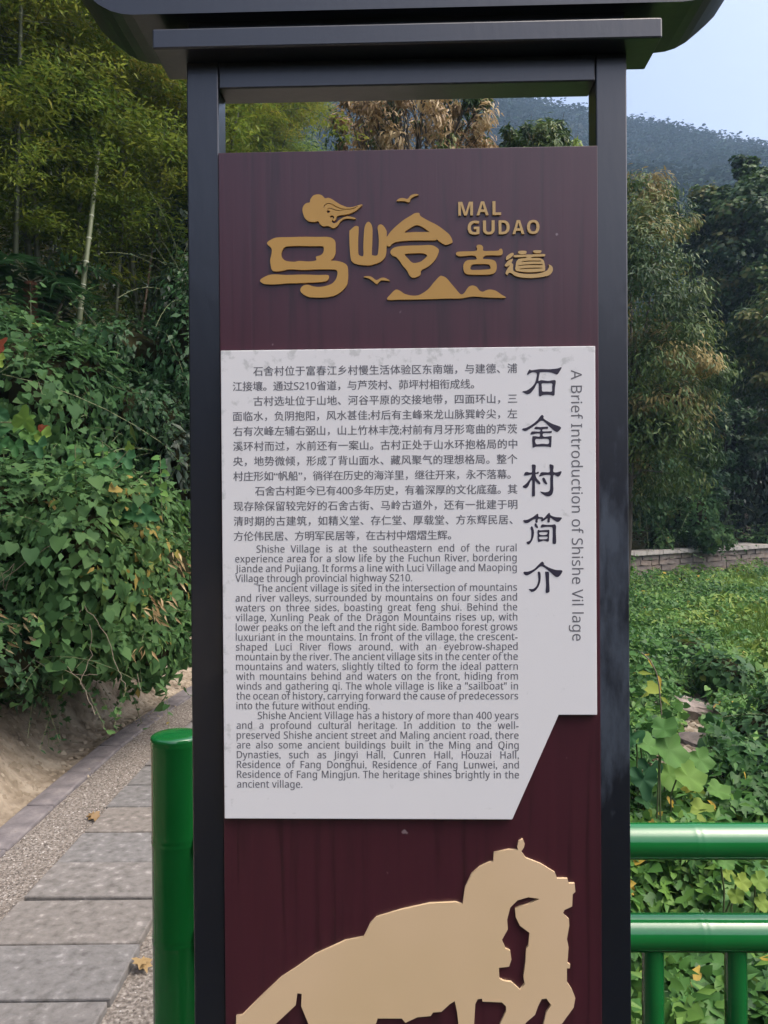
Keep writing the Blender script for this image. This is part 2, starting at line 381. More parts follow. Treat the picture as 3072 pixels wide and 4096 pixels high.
# ------------------------------------------------------------------ terrain
def cshift(y):
    y = np.asarray(y, float); q = np.clip(y, 4.5, 9.0) - 4.5
    return 0.04 * q * q + 0.36 * np.maximum(y - 9.0, 0) * (y < 60)
def smooth(t): t = np.clip(t, 0, 1); return t * t * (3 - 2 * t)
def wall_y(x): return 24.5 + 0.6 * (np.asarray(x) - 6.8)
def ground(x, y):
    x = np.asarray(x, float); y = np.asarray(y, float)
    P = np.stack([x * 0.6, y * 0.6, 0 * x], -1).reshape(-1, 3)
    nz = fbm(P, 3).reshape(x.shape)
    xl = -1.87 + cshift(y)
    s = xl - x
    left = 0.46 * smooth(s / 0.5) + 0.12 * np.clip(s - 0.4, 0, 1.6) + 0.85 * np.clip(s - 2.0, 0, 22) + (0.16 * nz + 0.05 * fbm(P * 6, 2).reshape(x.shape)) * smooth(s / 0.3)
    xr = np.where(y < 2.05, 40.0, 0.25 + cshift(y))
    t = x - xr
    drop = smooth(t / 0.9) * (-1.05 + 0.16 * nz) * (y > 2.05)
    field = drop * 1.0
    field = np.where(t > 0, field * (1 - smooth((y - wall_y(x) - .3) / .3)) + smooth((y - wall_y(x) - .3) / .3) * (-0.1 + 0.2 * np.clip(y - wall_y(x) - 3, 0, 100)), field)
    field = field + 0.5 * np.exp(-((x - 2.7) ** 2 / 0.5 + (y - 6.6) ** 2 / 1.2)) * (t > 0.5)
    behind = 0.13 * np.clip(-y - 5, 0, 45) * (1 + 1.6 * smooth((-x + 2) / 14))          # the far side of the valley, behind the camera
    return np.where(s > 0, left, field) + behind * (s <= 0)
def grid_obj(name, xs, ys, mats, pick=None):
    X, Y = np.meshgrid(xs, ys); Z = ground(X, Y)
    nx, ny = len(xs), len(ys)
    V = np.stack([X, Y, Z], -1).reshape(-1, 3)
    i, j = np.meshgrid(np.arange(nx - 1), np.arange(ny - 1)); a = (j * nx + i).ravel()
    Q = np.stack([a, a + 1, a + nx + 1, a + nx], -1)
    me = bpy.data.meshes.new(name)
    me.from_pydata(V.tolist(), [], Q.tolist())
    o = link(name, me)
    for m in mats: me.materials.append(m)
    cc = V[Q].mean(1)
    if pick is not None: me.polygons.foreach_set('material_index', pick(cc).astype(np.int32))
    me.polygons.foreach_set('use_smooth', [True] * len(Q))
    return o
xs = np.unique(np.concatenate([np.linspace(-60, -8, 40), np.linspace(-8, -3, 50), np.linspace(-3, -1.2, 46), np.linspace(-1.2, 12, 120), np.linspace(12, 90, 60)]))
ys = np.unique(np.concatenate([np.linspace(-60, 0, 40), np.linspace(0, 8, 130), np.linspace(8, 30, 110), np.linspace(30, 140, 60)]))
def pick(c):
    s = (-1.87 + cshift(c[:, 1])) - c[:, 0]
    return np.where((s < 0.0) | (s > 0.75) | (c[:, 0] > 0.25 + cshift(c[:, 1])) | (np.abs(c[:, 1]) > 40) , 1, 0)  # unseen ground near the camera kept dark to dim the sign's reflections
tag(grid_obj('ground', xs, ys, [M['soil'], M['litter']], pick), kind='structure')

# gravel path bed
def strip(name, offs, ysp, z, m, kind='structure'):
    vs = []; fs = []
    for y in ysp:
        for o_ in offs: vs.append((o_ + float(cshift(y)), y, z))
    n = len(offs)
    for i in range(len(ysp) - 1):
        for j in range(n - 1): fs.append((i * n + j, i * n + j + 1, (i + 1) * n + j + 1, (i + 1) * n + j))
    mb = MB(); mb.add(vs, fs); o = mb.build(name, m)
    return tag(o, kind=kind)
path = strip('gravel_path', [-1.72, -1.0, 0.2], np.linspace(1.0, 14, 56), 0.012, M['gravel'])  # stops short of the camera, leaving dark ground for the reflections

# slabs of the path
slab_me = []
for k in range(4):
    mb = MB(); mb.box(-0.279, 0.279, -0.1475, 0.1475, -0.03, 0.03); me = mb.mesh('slab'); me.materials.append(M['slab']); slab_me.append(me)
n_sl = 0
y0 = 2.665 - 0.1535 - 0.307 * 8
for k in range(46):
    y = y0 + 0.307 * k
    if y < 1.1: continue
    x = -1.138 + float(cshift(y)) + random.uniform(-0.008, 0.008)
    slope = math.atan((float(cshift(y + 0.1)) - float(cshift(y - 0.1))) / 0.2)
    o = link('slab', slab_me[k % 4], path, loc=(x, y, 0.012 + random.uniform(-0.002, 0.006)))
    o.rotation_euler = (random.uniform(-0.008, 0.008), random.uniform(-0.006, 0.006), -slope + random.uniform(-0.006, 0.006))
    bv = o.modifiers.new('bevel', 'BEVEL'); bv.width = 0.006; bv.segments = 2
for k in range(28):
    y = 1.2 + 0.5 * k
    ln = 0.245
    x = -1.78 + float(cshift(y)); slope = math.atan((float(cshift(y + 0.2)) - float(cshift(y - 0.2))) / 0.4)
    mb = MB(); mb.box(-0.075, 0.075, -ln, ln, -0.05, 0.014 + random.uniform(-0.006, 0.010))
    o = mb.build('kerb_stone', M['kerb'], path, bevel=0.01, loc=(x, y, 0.012)); o.rotation_euler = (random.uniform(-.01, .01), random.uniform(-.04, .02), -slope + random.uniform(-.01, .01))
# loose gravel
L = Leaves()
PB = T([(-.5, -.4, 0), (.5, -.5, 0), (.6, .45, 0), (-.45, .5, 0), (.05, 0, .5)], [(0, 1, 4), (1, 2, 4), (2, 3, 4), (3, 0, 4)])
n = 26000
yy = 2.0 + 8 * rng.random(n) ** 1.6
band = rng.random(n)
xx = np.where(band < 0.55, rng.uniform(-1.70, -1.42, n), rng.uniform(-0.86, 0.2, n)) + cshift(yy)
P = np.stack([xx, yy, np.full(n, 0.013)], -1)
L.add(P, UP + rng.normal(0, .25, (n, 3)), rdir(n), rng.uniform(.003, .009, n), PB, rng.random(n))
tag(L.build('loose_gravel', M['pebble']), kind='stuff', label='loose gravel between slabs and kerb')

L = Leaves(); n = 5200
s_ = -.17 + 0.79 * rng.random(n) ** .8; yy = 2.5 + 6 * rng.random(n)
xx = -1.86 + cshift(yy) - s_
P = np.stack([xx, yy, np.where(s_ < .02, .024, ground(xx, yy) - .004)], -1)
CL = T([(-.5, -.4, 0), (.5, -.5, 0), (.6, .45, 0), (-.45, .5, 0), (.15, -.1, .42), (-.2, .2, .36)], [(0, 1, 4), (1, 2, 4), (2, 3, 5), (3, 0, 5), (0, 4, 5), (2, 5, 4)])
L.add(P, UP + np.array([.9, 0, 0]) + rng.normal(0, .35, (n, 3)), rdir(n), np.where(s_ < .02, .4, 1.) * (.006 + .042 * rng.random(n) ** 4), CL, .25 + .5 * rng.random(n))
tag(L.build('soil_clods', M['clod']), 'clods and crumbs of dry earth on the bare bank', kind='stuff')

# ------------------------------------------------------------------ the information sign
TH = 0.026
D0 = 1.403
tr = ray(1637, 2029)
S0 = Vector((tr.x / tr.y * D0, D0, 0))
sign = empty('information_sign', S0, -TH)
tag(sign, 'tall dark metal information sign with maroon and white boards under an upswept roof', 'sign')
ux = Vector((math.cos(TH), -math.sin(TH), 0)); uy = Vector((math.sin(TH), math.cos(TH), 0))
def S(px, py, yl=0.0):
    """photo pixel -> (x, z) on the sign's plane at local depth yl"""
    r = ray(px, py); p0 = S0 + uy * yl
    t = (p0 - CAM).dot(uy) / r.dot(uy)
    q = CAM + r * t - S0
    return q.dot(ux), q.z
XL, _ = S(760, 2029); XR, _ = S(2516, 2029)
XIL = S(887, 2029)[0]; XIR = S(2392, 2029)[0]
ZT = S(1620, 230)[1]; ZB = S(1620, 338)[1]
DP = 0.057
for x0, x1 in ((XL, XIL), (XIR, XR)):
    mb = MB(); mb.box(x0, x1, 0, DP, 0.0, ZT); mb.build('column', M['frame'] if x0 == XL else grimy_frame(), sign, bevel=0.0025)
mb = MB(); mb.box(XIL + .0005, XIR - .0005, 0.001, DP - .001, ZB, ZT - .001); mb.build('top_beam', M['frame'], sign, bevel=0.0025)
mb = MB(); mb.box(XL - .05, XR + .05, -0.05, DP + .05, -0.02, 0.03); mb.build('base_plate', M['frame'], sign, bevel=0.004)
# cornice slab
yc = -0.042
cx0, cz1 = S(608, 110, yc); cx1, cz2 = S(2650, 73, yc); _, czb = S(1629, 173, yc)
CT = (cz1 + cz2) / 2
mb = MB(); mb.box(cx0, cx1, yc, DP + 0.001, ZT + .0005, CT); mb.build('cornice', M['frame'], sign, bevel=0.003)
mb = MB(); mb.box(XL + .01, XR - .01, -0.02, DP - .004, CT - .002, CT + 0.03); mb.build('roof_neck', M['roofpaint'], sign)
# upswept roof
cxm = (cx0 + cx1) / 2
H = CT + 0.024
prof = [(0, 0), (.02, .002), (.04, .008), (.06, .019), (.082, .037), (.1, .053), (.115, .068), (.134, .1), (.149, .12), (.165, .15), (.178, .185)]
half = (cx1 - cx0) / 2 + 0.034
lower = [(-half - a, b) for a, b in prof[::-1]] + [(half + a, b) for a, b in prof]
def rp(th, zt):
    up_ = [(x * (1 - 0.02), z + th * (1 if z < .1 else .5)) for x, z in lower]
    return up_
def roof_part(name, y0, y1, th, dz=0.0, grow=0.0, m=None):
    mb = MB(); n = len(lower)
    a = [(x + math.copysign(grow, x), z + dz) for x, z in lower]
    b = [(x + math.copysign(grow, x), z + dz + th) for x, z in lower]
    vs = [(cxm + x, y0, H + z) for x, z in a] + [(cxm + x, y0, H + z) for x, z in b] + [(cxm + x, y1, H + z) for x, z in a] + [(cxm + x, y1, H + z) for x, z in b]
    fs = []
    for i in range(n - 1):
        fs += [(i, i + 1, n + i + 1, n + i), (2 * n + i + 1, 2 * n + i, 3 * n + i, 3 * n + i + 1), (2 * n + i, 2 * n + i + 1, i + 1, i), (n + i, n + i + 1, 3 * n + i + 1, 3 * n + i)]
    fs += [(0, n, 3 * n, 2 * n), (n - 1, 3 * n - 1, 4 * n - 1, 2 * n - 1)]
    mb.add(vs, fs)
    return mb.build(name, m, sign)
roof_part('roof', -0.045, DP + 0.05, 0.05, m=M['frame'])
mb = MB()
nn = 14
for i in range(23):
    x = cxm - half + 2 * half * i / 22
    mb.tube([(x, -0.03, H + 0.055), (x, DP / 2, H + 0.11)], 0.014, 8)
    mb.tube([(x, DP + 0.035, H + 0.055), (x, DP / 2, H + 0.11)], 0.014, 8)
mb.build('roof_tiles', M['roofpaint'], sign)
mb = MB(); mb.tube([(cxm - half - .1, DP / 2, H + 0.15), (cxm - half, DP / 2, H + 0.115), (cxm + half, DP / 2, H + 0.115), (cxm + half + .1, DP / 2, H + 0.15)], 0.022, 10); mb.build('roof_ridge', M['roofpaint'], sign)
# maroon back board
PY = -0.004
pz1 = S(1627, 597, PY)[1]
pxl = S(887 + 0, 2029, PY)[0] - .001; pxr = S(2393, 2029, PY)[0] + .002
mb = MB(); mb.box(pxl, pxr, PY, 0.012, 0.10, pz1)
board = mb.build('maroon_board', M['maroon'], sign, bevel=0.001)

def catmull(pts, sub=4):
    pts = [np.array(p, float) for p in pts]; n = len(pts); out = []
    for i in range(n):
        p0, p1, p2, p3 = pts[i - 1], pts[i], pts[(i + 1) % n], pts[(i + 2) % n]
        for k in range(sub):
            t = k / sub
            out.append(0.5 * ((2 * p1) + (p2 - p0) * t + (2 * p0 - 5 * p1 + 4 * p2 - p3) * t * t + (3 * p1 - p0 - 3 * p2 + p3) * t ** 3))
    return out
def plate(name, loops, conv, yf, thick, m, parent, smooth_=True, bevel=0.0):
    """traced outline(s) with holes -> solid plate whose face lies at local depth yf"""
    cu = bpy.data.curves.new(name, 'CURVE'); cu.dimensions = '2D'; cu.fill_mode = 'BOTH'; cu.extrude = thick / 2; cu.bevel_depth = bevel; cu.bevel_resolution = 1
    for lp in loops:
        q = catmull(lp) if smooth_ else lp
        sp = cu.splines.new('POLY'); sp.points.add(len(q) - 1); sp.use_cyclic_u = True
        for i, p in enumerate(q):
            a, b = S(*conv(*p), yf); sp.points[i].co = (a, b, 0, 1)
    tmp = bpy.data.objects.new(name, cu); col.objects.link(tmp)
    dg = bpy.context.evaluated_depsgraph_get(); me = bpy.data.meshes.new_from_object(tmp.evaluated_get(dg))
    bpy.data.objects.remove(tmp)
    me.transform(Matrix.Translation((0, yf + thick / 2, 0)) @ Matrix.Rotation(R(90), 4, 'X'))
    me.materials.clear()
    return link(name, me, parent, m)
cA = lambda x, y: (1020 + x / 3.6065, 740 + y / 3.6065)
cB = lambda x, y: (1370 + x / 3.456, 740 + y / 3.456)
cC = lambda x, y: (1790 + x / 3.6867, 760 + y / 3.6867)
cD = lambda x, y: (2070 + x / 4.423, 1440 + y / 4.423)
cE = lambda x, y: (2070 + x / 4.423, 1920 + y / 4.423)
cF = lambda x, y: (850 + x / 1.0369, 3100 + y / 1.0369)
LT = 0.0038; LF = PY - LT
def logo(name, loops, c, m='gold', lab=None):
    o = plate(name, loops, c, LF, LT, M[m], board)
    if lab: o['label'] = lab
    return o
logo('logo_character', [[(172,838),(250,778),(330,757),(500,752),(700,747),(900,748),(1060,750),(1130,778),(1158,820),(1160,900),(1160,980),(1135,1045),(1095,1088),(1180,1095),(1270,1118),(1330,1165),(1342,1250),(1340,1360),(1320,1450),(1240,1540),(1130,1600),(980,1622),(800,1618),(720,1590),(665,1545),(655,1500),(690,1455),(760,1438),(840,1462),(940,1470),(1040,1450),(1120,1415),(1170,1350),(1190,1280),(1180,1235),(1130,1218),(900,1217),(680,1225),(500,1215),(380,1240),(280,1245),(240,1215),(225,1150),(220,1080),(240,980),(235,910)],
 [(385,965),(410,915),(470,885),(640,878),(860,882),(970,882),(993,915),(985,970),(950,1010),(880,1035),(882,1085),(780,1103),(640,1095),(560,1108),(450,1095),(400,1060),(380,1015)]], cA, lab='largest gold character, horse')
logo('logo_stroke', [[(72,1380),(110,1340),(240,1290),(450,1298),(680,1292),(900,1298),(1045,1298),(1065,1330),(1045,1375),(960,1398),(700,1412),(450,1420),(300,1432),(140,1428),(95,1405)]], cA)
def groove(pts, wd):
    q = [np.array(p, float) for p in pts]; a = []; b = []
    for i, p in enumerate(q):
        t = q[min(i + 1, len(q) - 1)] - q[max(i - 1, 0)]; t = t / np.linalg.norm(t); nn_ = np.array([-t[1], t[0]])
        ww = wd * (0.35 if i in (0, len(q) - 1) else 1)
        a.append(tuple(p + nn_ * ww)); b.append(tuple(p - nn_ * ww))
    return a + b[::-1]
logo('logo_cloud', [[(685,360),(700,300),(740,262),(788,250),(800,205),(845,150),(910,135),(965,150),(1010,190),(1060,185),(1110,205),(1180,250),(1250,290),(1340,320),(1420,315),(1490,290),(1548,283),(1500,335),(1430,385),(1340,420),(1240,435),(1185,450),(1165,500),(1135,518),(1118,500),(1106,520),(1130,550),(1168,545),(1215,505),(1280,465),(1350,452),(1430,470),(1455,492),(1380,485),(1290,490),(1230,530),(1190,590),(1130,622),(1055,592),(980,595),(930,550),(915,522),(850,532),(770,520),(710,460)],
 groove([(990,330),(1010,288),(1050,268),(1110,278),(1180,318),(1260,345),(1340,350),(1420,338),(1480,305)], 6),
 groove([(1040,355),(1062,337),(1100,338),(1150,358),(1210,369),(1270,368)], 5),
 [(1035,380),(1055,362),(1080,375),(1075,398),(1050,402)], [(1078,455),(1110,438),(1140,455),(1138,478),(1118,486),(1118,462),(1098,470)]], cA, lab='swirling gold cloud')
logo('logo_character', [[(95,650),(110,620),(170,570),(215,572),(222,600),(215,760),(215,880),(220,950),(240,975),(288,975),(288,830),(300,620),(320,545),(350,510),(385,525),(412,590),(412,760),(405,940),(418,972),(480,970),(497,890),(503,760),(492,640),(485,590),(500,555),(535,545),(575,575),(610,640),(612,715),(660,650),(740,570),(850,480),(950,420),(1000,390),(1060,388),(1080,430),(1200,500),(1300,550),(1400,620),(1480,690),(1520,770),(1510,800),(1430,828),(1370,800),(1300,750),(1280,765),(1080,765),(880,770),(720,795),(650,850),(612,840),(605,930),(585,1000),(520,1065),(400,1105),(330,1110),(200,1095),(135,1060),(112,1000),(98,830)],
 [(860,655),(920,605),(1010,558),(1060,560),(1120,590),(1190,640),(1180,650),(1000,650)]], cB)
logo('logo_character', [[(663,920),(690,880),(760,852),(900,838),(1080,835),(1200,830),(1270,845),(1330,890),(1325,940),(1295,1010),(1240,1080),(1180,1130),(1090,1180),(1078,1240),(1020,1275),(965,1280),(925,1245),(890,1180),(830,1110),(790,1050),(740,995),(700,980),(670,950)],
 [(862,955),(980,945),(1100,942),(1170,975),(1110,1040),(1050,1070),(970,1075),(910,1020)]], cB)
logo('logo_bird', [[(748,220),(790,185),(840,180),(900,190),(940,145),(990,125),(1030,125),(1055,140),(1000,155),(945,190),(920,238),(850,222)]], cB)
logo('logo_bird', [[(292,1272),(340,1258),(400,1268),(470,1315),(530,1285),(590,1285),(655,1325),(590,1320),(530,1320),(475,1368),(420,1330),(360,1290)]], cB)
mt = [cB(*p) for p in [(620,1583),(670,1505),(735,1447),(790,1460),(860,1505),(960,1528),(1060,1520),(1180,1445),(1260,1350),(1340,1265),(1380,1258),(1440,1290),(1500,1360),(1560,1430),(1620,1500)]] + \
     [cC(*p) for p in [(215,1538),(250,1515),(310,1430),(370,1408),(430,1430),(470,1480),(520,1500),(580,1475),(640,1468),(720,1490),(800,1545),(860,1580),(820,1590),(600,1585),(380,1570),(200,1598),(0,1600)]] + [cB(1100,1580), cB(800,1584)]
logo('logo_hills', [mt], lambda x, y: (x, y))
logo('logo_character', [[(125,940),(150,912),(250,905),(425,895),(428,830),(450,808),(500,812),(525,845),(530,895),(640,898),(750,893),(770,870),(800,868),(815,910),(805,950),(760,965),(640,962),(550,970),(525,1015),(620,1022),(690,1040),(722,1090),(722,1170),(690,1225),(620,1245),(450,1250),(300,1243),(250,1210),(235,1150),(240,1090),(290,1038),(420,1025),(425,995),(400,970),(340,965),(190,978),(145,965)],
 [(340,1140),(360,1105),(420,1092),(590,1092),(625,1115),(635,1155),(600,1170),(450,1178),(350,1175)]], cC)
for lp in ([(1045,905),(1100,895),(1160,900),(1165,925),(1145,942),(1060,942)], [(1262,902),(1290,888),(1370,890),(1385,905),(1365,928),(1290,928)], [(862,1010),(880,970),(940,930),(972,930),(968,965),(900,1020),(870,1030)],
  [(845,1110),(860,1085),(900,1040),(955,1015),(962,1030),(945,1070),(968,1100),(965,1160),(985,1200),(1080,1230),(1200,1238),(1330,1232),(1440,1200),(1480,1170),(1500,1130),(1492,1098),(1530,1115),(1552,1150),(1548,1200),(1500,1255),(1400,1280),(1250,1295),(1100,1290),(1000,1265),(940,1225),(905,1222),(885,1250),(860,1235),(862,1205),(890,1150),(922,1108),(870,1130)]):
    logo('logo_stroke', [lp], cC, 'gold_pale')
logo('logo_character', [[(975,975),(1000,960),(1150,952),(1400,945),(1440,948),(1435,975),(1400,980),(1260,985),(1240,1003),(1350,1003),(1410,1030),(1430,1080),(1440,1180),(1380,1200),(1220,1212),(1060,1200),(1005,1180),(1005,1120),(1020,1050),(1060,1015),(1150,1003),(1160,985),(1000,993)],
  [(1085,1060),(1130,1045),(1250,1038),(1370,1040),(1370,1054),(1250,1054),(1130,1060)], [(1058,1108),(1200,1094),(1385,1090),(1385,1106),(1200,1108),(1060,1117)], [(1065,1160),(1200,1147),(1375,1144),(1375,1157),(1200,1163),(1070,1169)]], cC, 'gold_pale')

# ---- lettering set with Blender's own built-in fonts
def sans(t, bold=False):
    r = ''
    for ch in t:
        o = ord(ch)
        if 65 <= o <= 90: r += chr((0x1D5D4 if bold else 0x1D5A0) + o - 65)
        elif 97 <= o <= 122: r += chr((0x1D5EE if bold else 0x1D5BA) + o - 97)
        elif 48 <= o <= 57: r += chr((0x1D7EC if bold else 0x1D7E2) + o - 48)
        else: r += ch
    return r
def text_mesh(s, extrude=0.0, sw=1.0, scr=1.0, res=3):
    cu = bpy.data.curves.new('lettering', 'FONT'); cu.body = s; cu.size = 1.0; cu.resolution_u = res
    cu.space_word = sw; cu.space_character = scr; cu.extrude = extrude
    ob = bpy.data.objects.new('lettering', cu); col.objects.link(ob)
    dg = bpy.context.evaluated_depsgraph_get(); me = bpy.data.meshes.new_from_object(ob.evaluated_get(dg))
    bpy.data.objects.remove(ob)
    me.materials.clear()
    n = len(me.vertices); co = np.empty(n * 3, np.float32); me.vertices.foreach_get('co', co); co = co.reshape(-1, 3)
    return me, co
def width(s, sw, scr):
    me, co = text_mesh(s, 0, sw, scr, 1); w_ = co[:, 0].max() - co[:, 0].min(); bpy.data.meshes.remove(me); return float(w_)
for word, y0_, y1_, sl_, boxes in (('MAL', 172, 377, -0.02, [(160, 375), (430, 605), (665, 790)]), ('GUDAO', 450, 658, -0.012, [(298, 470), (525, 695), (755, 915), (958, 1135), (1175, 1355)])):
    for ch, (bx0, bx1) in zip(word, boxes):
        me, co = text_mesh(sans(ch, True), 0.5, res=6)
        dy = (bx0 - boxes[0][0]) * sl_
        xa, zb = S(*cC(bx0, y1_ + dy), LF); xb, zt_ = S(*cC(bx1, y0_ + dy), LF)
        c = co.copy()
        c[:, 0] = xa + (co[:, 0] - co[:, 0].min()) / np.ptp(co[:, 0]) * (xb - xa)
        c[:, 2] = zb + (co[:, 1] - co[:, 1].min()) / np.ptp(co[:, 1]) * (zt_ - zb)
        c[:, 1] = LF + LT * (0.5 - co[:, 2])
        me.vertices.foreach_set('co', c.ravel()); me.update()
        link('logo_letter', me, board, M['gold_pale'])

# white text board
WY = -0.014
wq = [(878, 1403), (2377, 1383), (2393, 2860), (2235, 2861), (2049, 3277), (902, 3277)]
wl = [S(x, y, WY) for x, y in wq]
WB_TOP = (wl[0][1] + wl[1][1]) / 2; WB_LEFT = (wl[0][0] + wl[5][0]) / 2
wxr = (wl[1][0] + wl[2][0]) / 2; wz2 = (wl[2][1] + wl[3][1]) / 2; wz3 = (wl[4][1] + wl[5][1]) / 2
poly = [(WB_LEFT, WB_TOP), (wxr, WB_TOP), (wxr, wz2), (wl[3][0], wz2), (wl[4][0], wz3), (WB_LEFT, wz3)]
M['white'] = whiteboard()
mb = MB(); n = len(poly)
mb.add([(x, WY, z) for x, z in poly] + [(x, PY, z) for x, z in poly], [tuple(range(n))[::-1], tuple(range(n, 2 * n))] + [(i, (i + 1) % n, n + (i + 1) % n, n + i) for i in range(n)])
white = mb.build('text_board', M['white'], sign, bevel=0.0012)

TY = WY - 0.0003
def text_line(s, x0, x1, yb, size_px, justify='char', wt=0.018, tall=1.0, scr0=1.05, m='text', name='text_line'):
    """one printed line between photo x0 and x1, baseline yb at x0"""
    xa, zb = S(x0, yb, TY); xb, _ = S(x1, yb, TY)
    size = size_px * D0 / F * (1 + TY / D0)
    target = (xb - xa) / size
    sw, scr = 1.0, 1.0
    if justify == 'word':
        scr = scr0
        a, b = width(s, 1.0, scr), width(s, 2.0, scr)
        sw = 1 + (target - a) / (b - a)
    else:
        a, b = width(s, 1.0, 1.0), width(s, 1.0, 1.3)
        scr = 1 + 0.3 * (target - a) / (b - a)
    me, co = text_mesh(s, 0, sw, scr)
    c = np.empty_like(co)
    c[:, 0] = xa + (co[:, 0] - co[:, 0].min()) * size
    c[:, 2] = zb + co[:, 1] * size * tall
    c[:, 1] = TY
    me.vertices.foreach_set('co', c.ravel()); me.update()
    o = link(name, me, white, M[m])
    if wt:   # the print is semi-bold: a second impression a hair beside and behind the first
        nv = len(co); polys = [tuple(p.vertices) for p in me.polygons]
        c2 = c.copy(); c2[:, 0] += wt * size; c2[:, 1] += 0.00012
        V = np.concatenate([c, c2]); mm = bpy.data.meshes.new(name)
        mm.from_pydata(V.tolist(), [], polys + [tuple(i + nv for i in p) for p in polys]); mm.update()
        o.data = mm; mm.materials.append(M[m]); bpy.data.meshes.remove(me)
    return o, scr
CH = ["石舍村位于富春江乡村慢生活体验区东南端，与建德、浦", "江接壤。通过S210省道，与芦茨村、茆坪村相衔成线。", "古村选址位于山地、河谷平原的交接地带，四面环山，三",
 "面临水，负阴抱阳，风水甚佳;村后有主峰来龙山脉巽岭尖，左", "右有次峰左辅右弼山，山上竹林丰茂;村前有月牙形弯曲的芦茨", "溪环村而过，水前还有一案山。古村正处于山水环抱格局的中",
 "央，地势微倾，形成了背山面水、藏风聚气的理想格局。整个", "村庄形如“帆船”，徜徉在历史的海洋里，继往开来，永不落幕。", "石舍古村距今已有400多年历史，有着深厚的文化底蕴。其",
 "现存除保留较完好的石舍古街、马岭古道外，还有一批建于明", "清时期的古建筑，如精义堂、存仁堂、厚载堂、方东辉民居、", "方伦伟民居、方明军民居等，在古村中熠熠生辉。"]
ind = {0: 1013, 2: 1014, 8: 1020}; end = {1: 1896, 7: 2042, 10: 2050, 11: 1804}
ZC0 = 1501.5
for i, s in enumerate(CH):
    lx = 929 + i * 0.5 + 1
    text_line(sans(s), ind.get(i, lx), end.get(i, 2068 + i * 0.1), ZC0 + 59.9 * i - (0.9 if i in ind else 0), 41.5, 'char', 0.024)
EN = ["Shishe Village is at the southeastern end of the rural", "experience area for a slow life by the Fuchun River, bordering", "Jiande and Pujiang. It forms a line with Luci Village and Maoping",
 "Village through provincial highway S210.", "The ancient village is sited in the intersection of mountains", "and river valleys, surrounded by mountains on four sides and", "waters on three sides, boasting great feng shui. Behind the",
 "village, Xunling Peak of the Dragon Mountains rises up, with", "lower peaks on the left and the right side. Bamboo forest grows", "luxuriant in the mountains. In front of the village, the crescent-", "shaped Luci River flows around, with an eyebrow-shaped",
 "mountain by the river. The ancient village sits in the center of the", "mountains and waters, slightly tilted to form the ideal pattern", "with mountains behind and waters on the front, hiding from", "winds and gathering qi. The whole village is like a \"sailboat\" in",
 "the ocean of history, carrying forward the cause of predecessors", "into the future without ending.", "Shishe Ancient Village has a history of more than 400 years", "and a profound cultural heritage. In addition to the well-", "preserved Shishe ancient street and Maling ancient road, there",
 "are also some ancient buildings built in the Ming and Qing", "Dynasties, such as Jingyi Hall, Cunren Hall, Houzai Hall,", "Residence of Fang Donghui, Residence of Fang Lunwei, and", "Residence of Fang Mingjun. The heritage shines brightly in the", "ancient village."]
eind = {0: 1026, 4: 1027, 17: 1031}; eend = {3: 1648, 16: 1478, 24: 1209}
for i, s in enumerate(EN):
    yb = 2210.6 + 39.15 * i
    lx = 940.5 + i * 0.33
    if i in eend: text_line(sans(s), lx, eend[i], yb, 37, 'char', 0.018, tall=1.1)
    else: text_line(sans(s), eind.get(i, lx), 2066 + i * 0.42, yb, 37, 'word', 0.018, tall=1.1, scr0=1.03)
# vertical English title, letters turned a quarter clockwise
s = sans("A Brief Introduction of Shishe Vil lage")
xa, za = S(2284, 1480, TY); xb, zb = S(2290, 2563, TY)
size = 59 * D0 / F
a, b = width(s, 1, 1), width(s, 1, 1.3); scr = 1 + 0.3 * ((za - zb) / size - a) / (b - a)
me, co = text_mesh(s, 0, 1, scr, 4); c = np.empty_like(co)
c[:, 0] = (xa + xb) / 2 + co[:, 1] * size; c[:, 2] = za - (co[:, 0] - co[:, 0].min()) * size; c[:, 1] = TY
me.vertices.foreach_set('co', c.ravel()); me.update(); link('side_title', me, white, M['text'])
# brush-written title characters
def title(parts):
    loops = []
    for k, (c_, lps) in enumerate(parts):
        plate('title_character', lps, c_, TY - 0.0002, 0.0004, M['title'], white)
title([(cD, [[(170,245),(212,168),(250,180),(400,160),(560,162),(700,150),(765,128),(778,145),(710,250),(660,240),(560,212),(400,215),(395,230),(372,365),(420,355),(540,368),(610,358),(660,355),(678,385),(662,500),(658,600),(640,628),(560,612),(450,618),(405,642),(380,610),(375,430),(345,415),(300,500),(230,585),(170,602),(120,580),(90,555),(160,540),(230,495),(300,420),(335,320),(340,235),(280,215),(220,235),(185,262)], [(432,415),(520,410),(610,412),(615,480),(608,555),(520,557),(440,552),(433,480)]])])
title([(cD, [[(435,970),(465,1000),(460,1030),(520,1075),(620,1130),(770,1190),(710,1270),(650,1245),(560,1170),(440,1070),(330,1140),(220,1215),(150,1252),(110,1245),(85,1215),(160,1195),(260,1140),(350,1065),(400,1000)]]),
 (cD, [[(300,1215),(325,1180),(400,1185),(530,1180),(540,1205),(520,1218),(455,1222),(450,1262),(600,1255),(608,1270),(590,1290),(460,1295),(455,1350),(540,1352),(600,1345),(605,1370),(595,1530),(580,1540),(520,1528),(340,1530),(280,1550),(268,1530),(262,1370),(290,1345),(390,1352),(395,1300),(340,1300),(240,1318),(235,1295),(265,1262),(395,1265),(398,1222),(340,1222)], [(320,1400),(400,1395),(545,1395),(550,1480),(440,1480),(330,1485)]])])
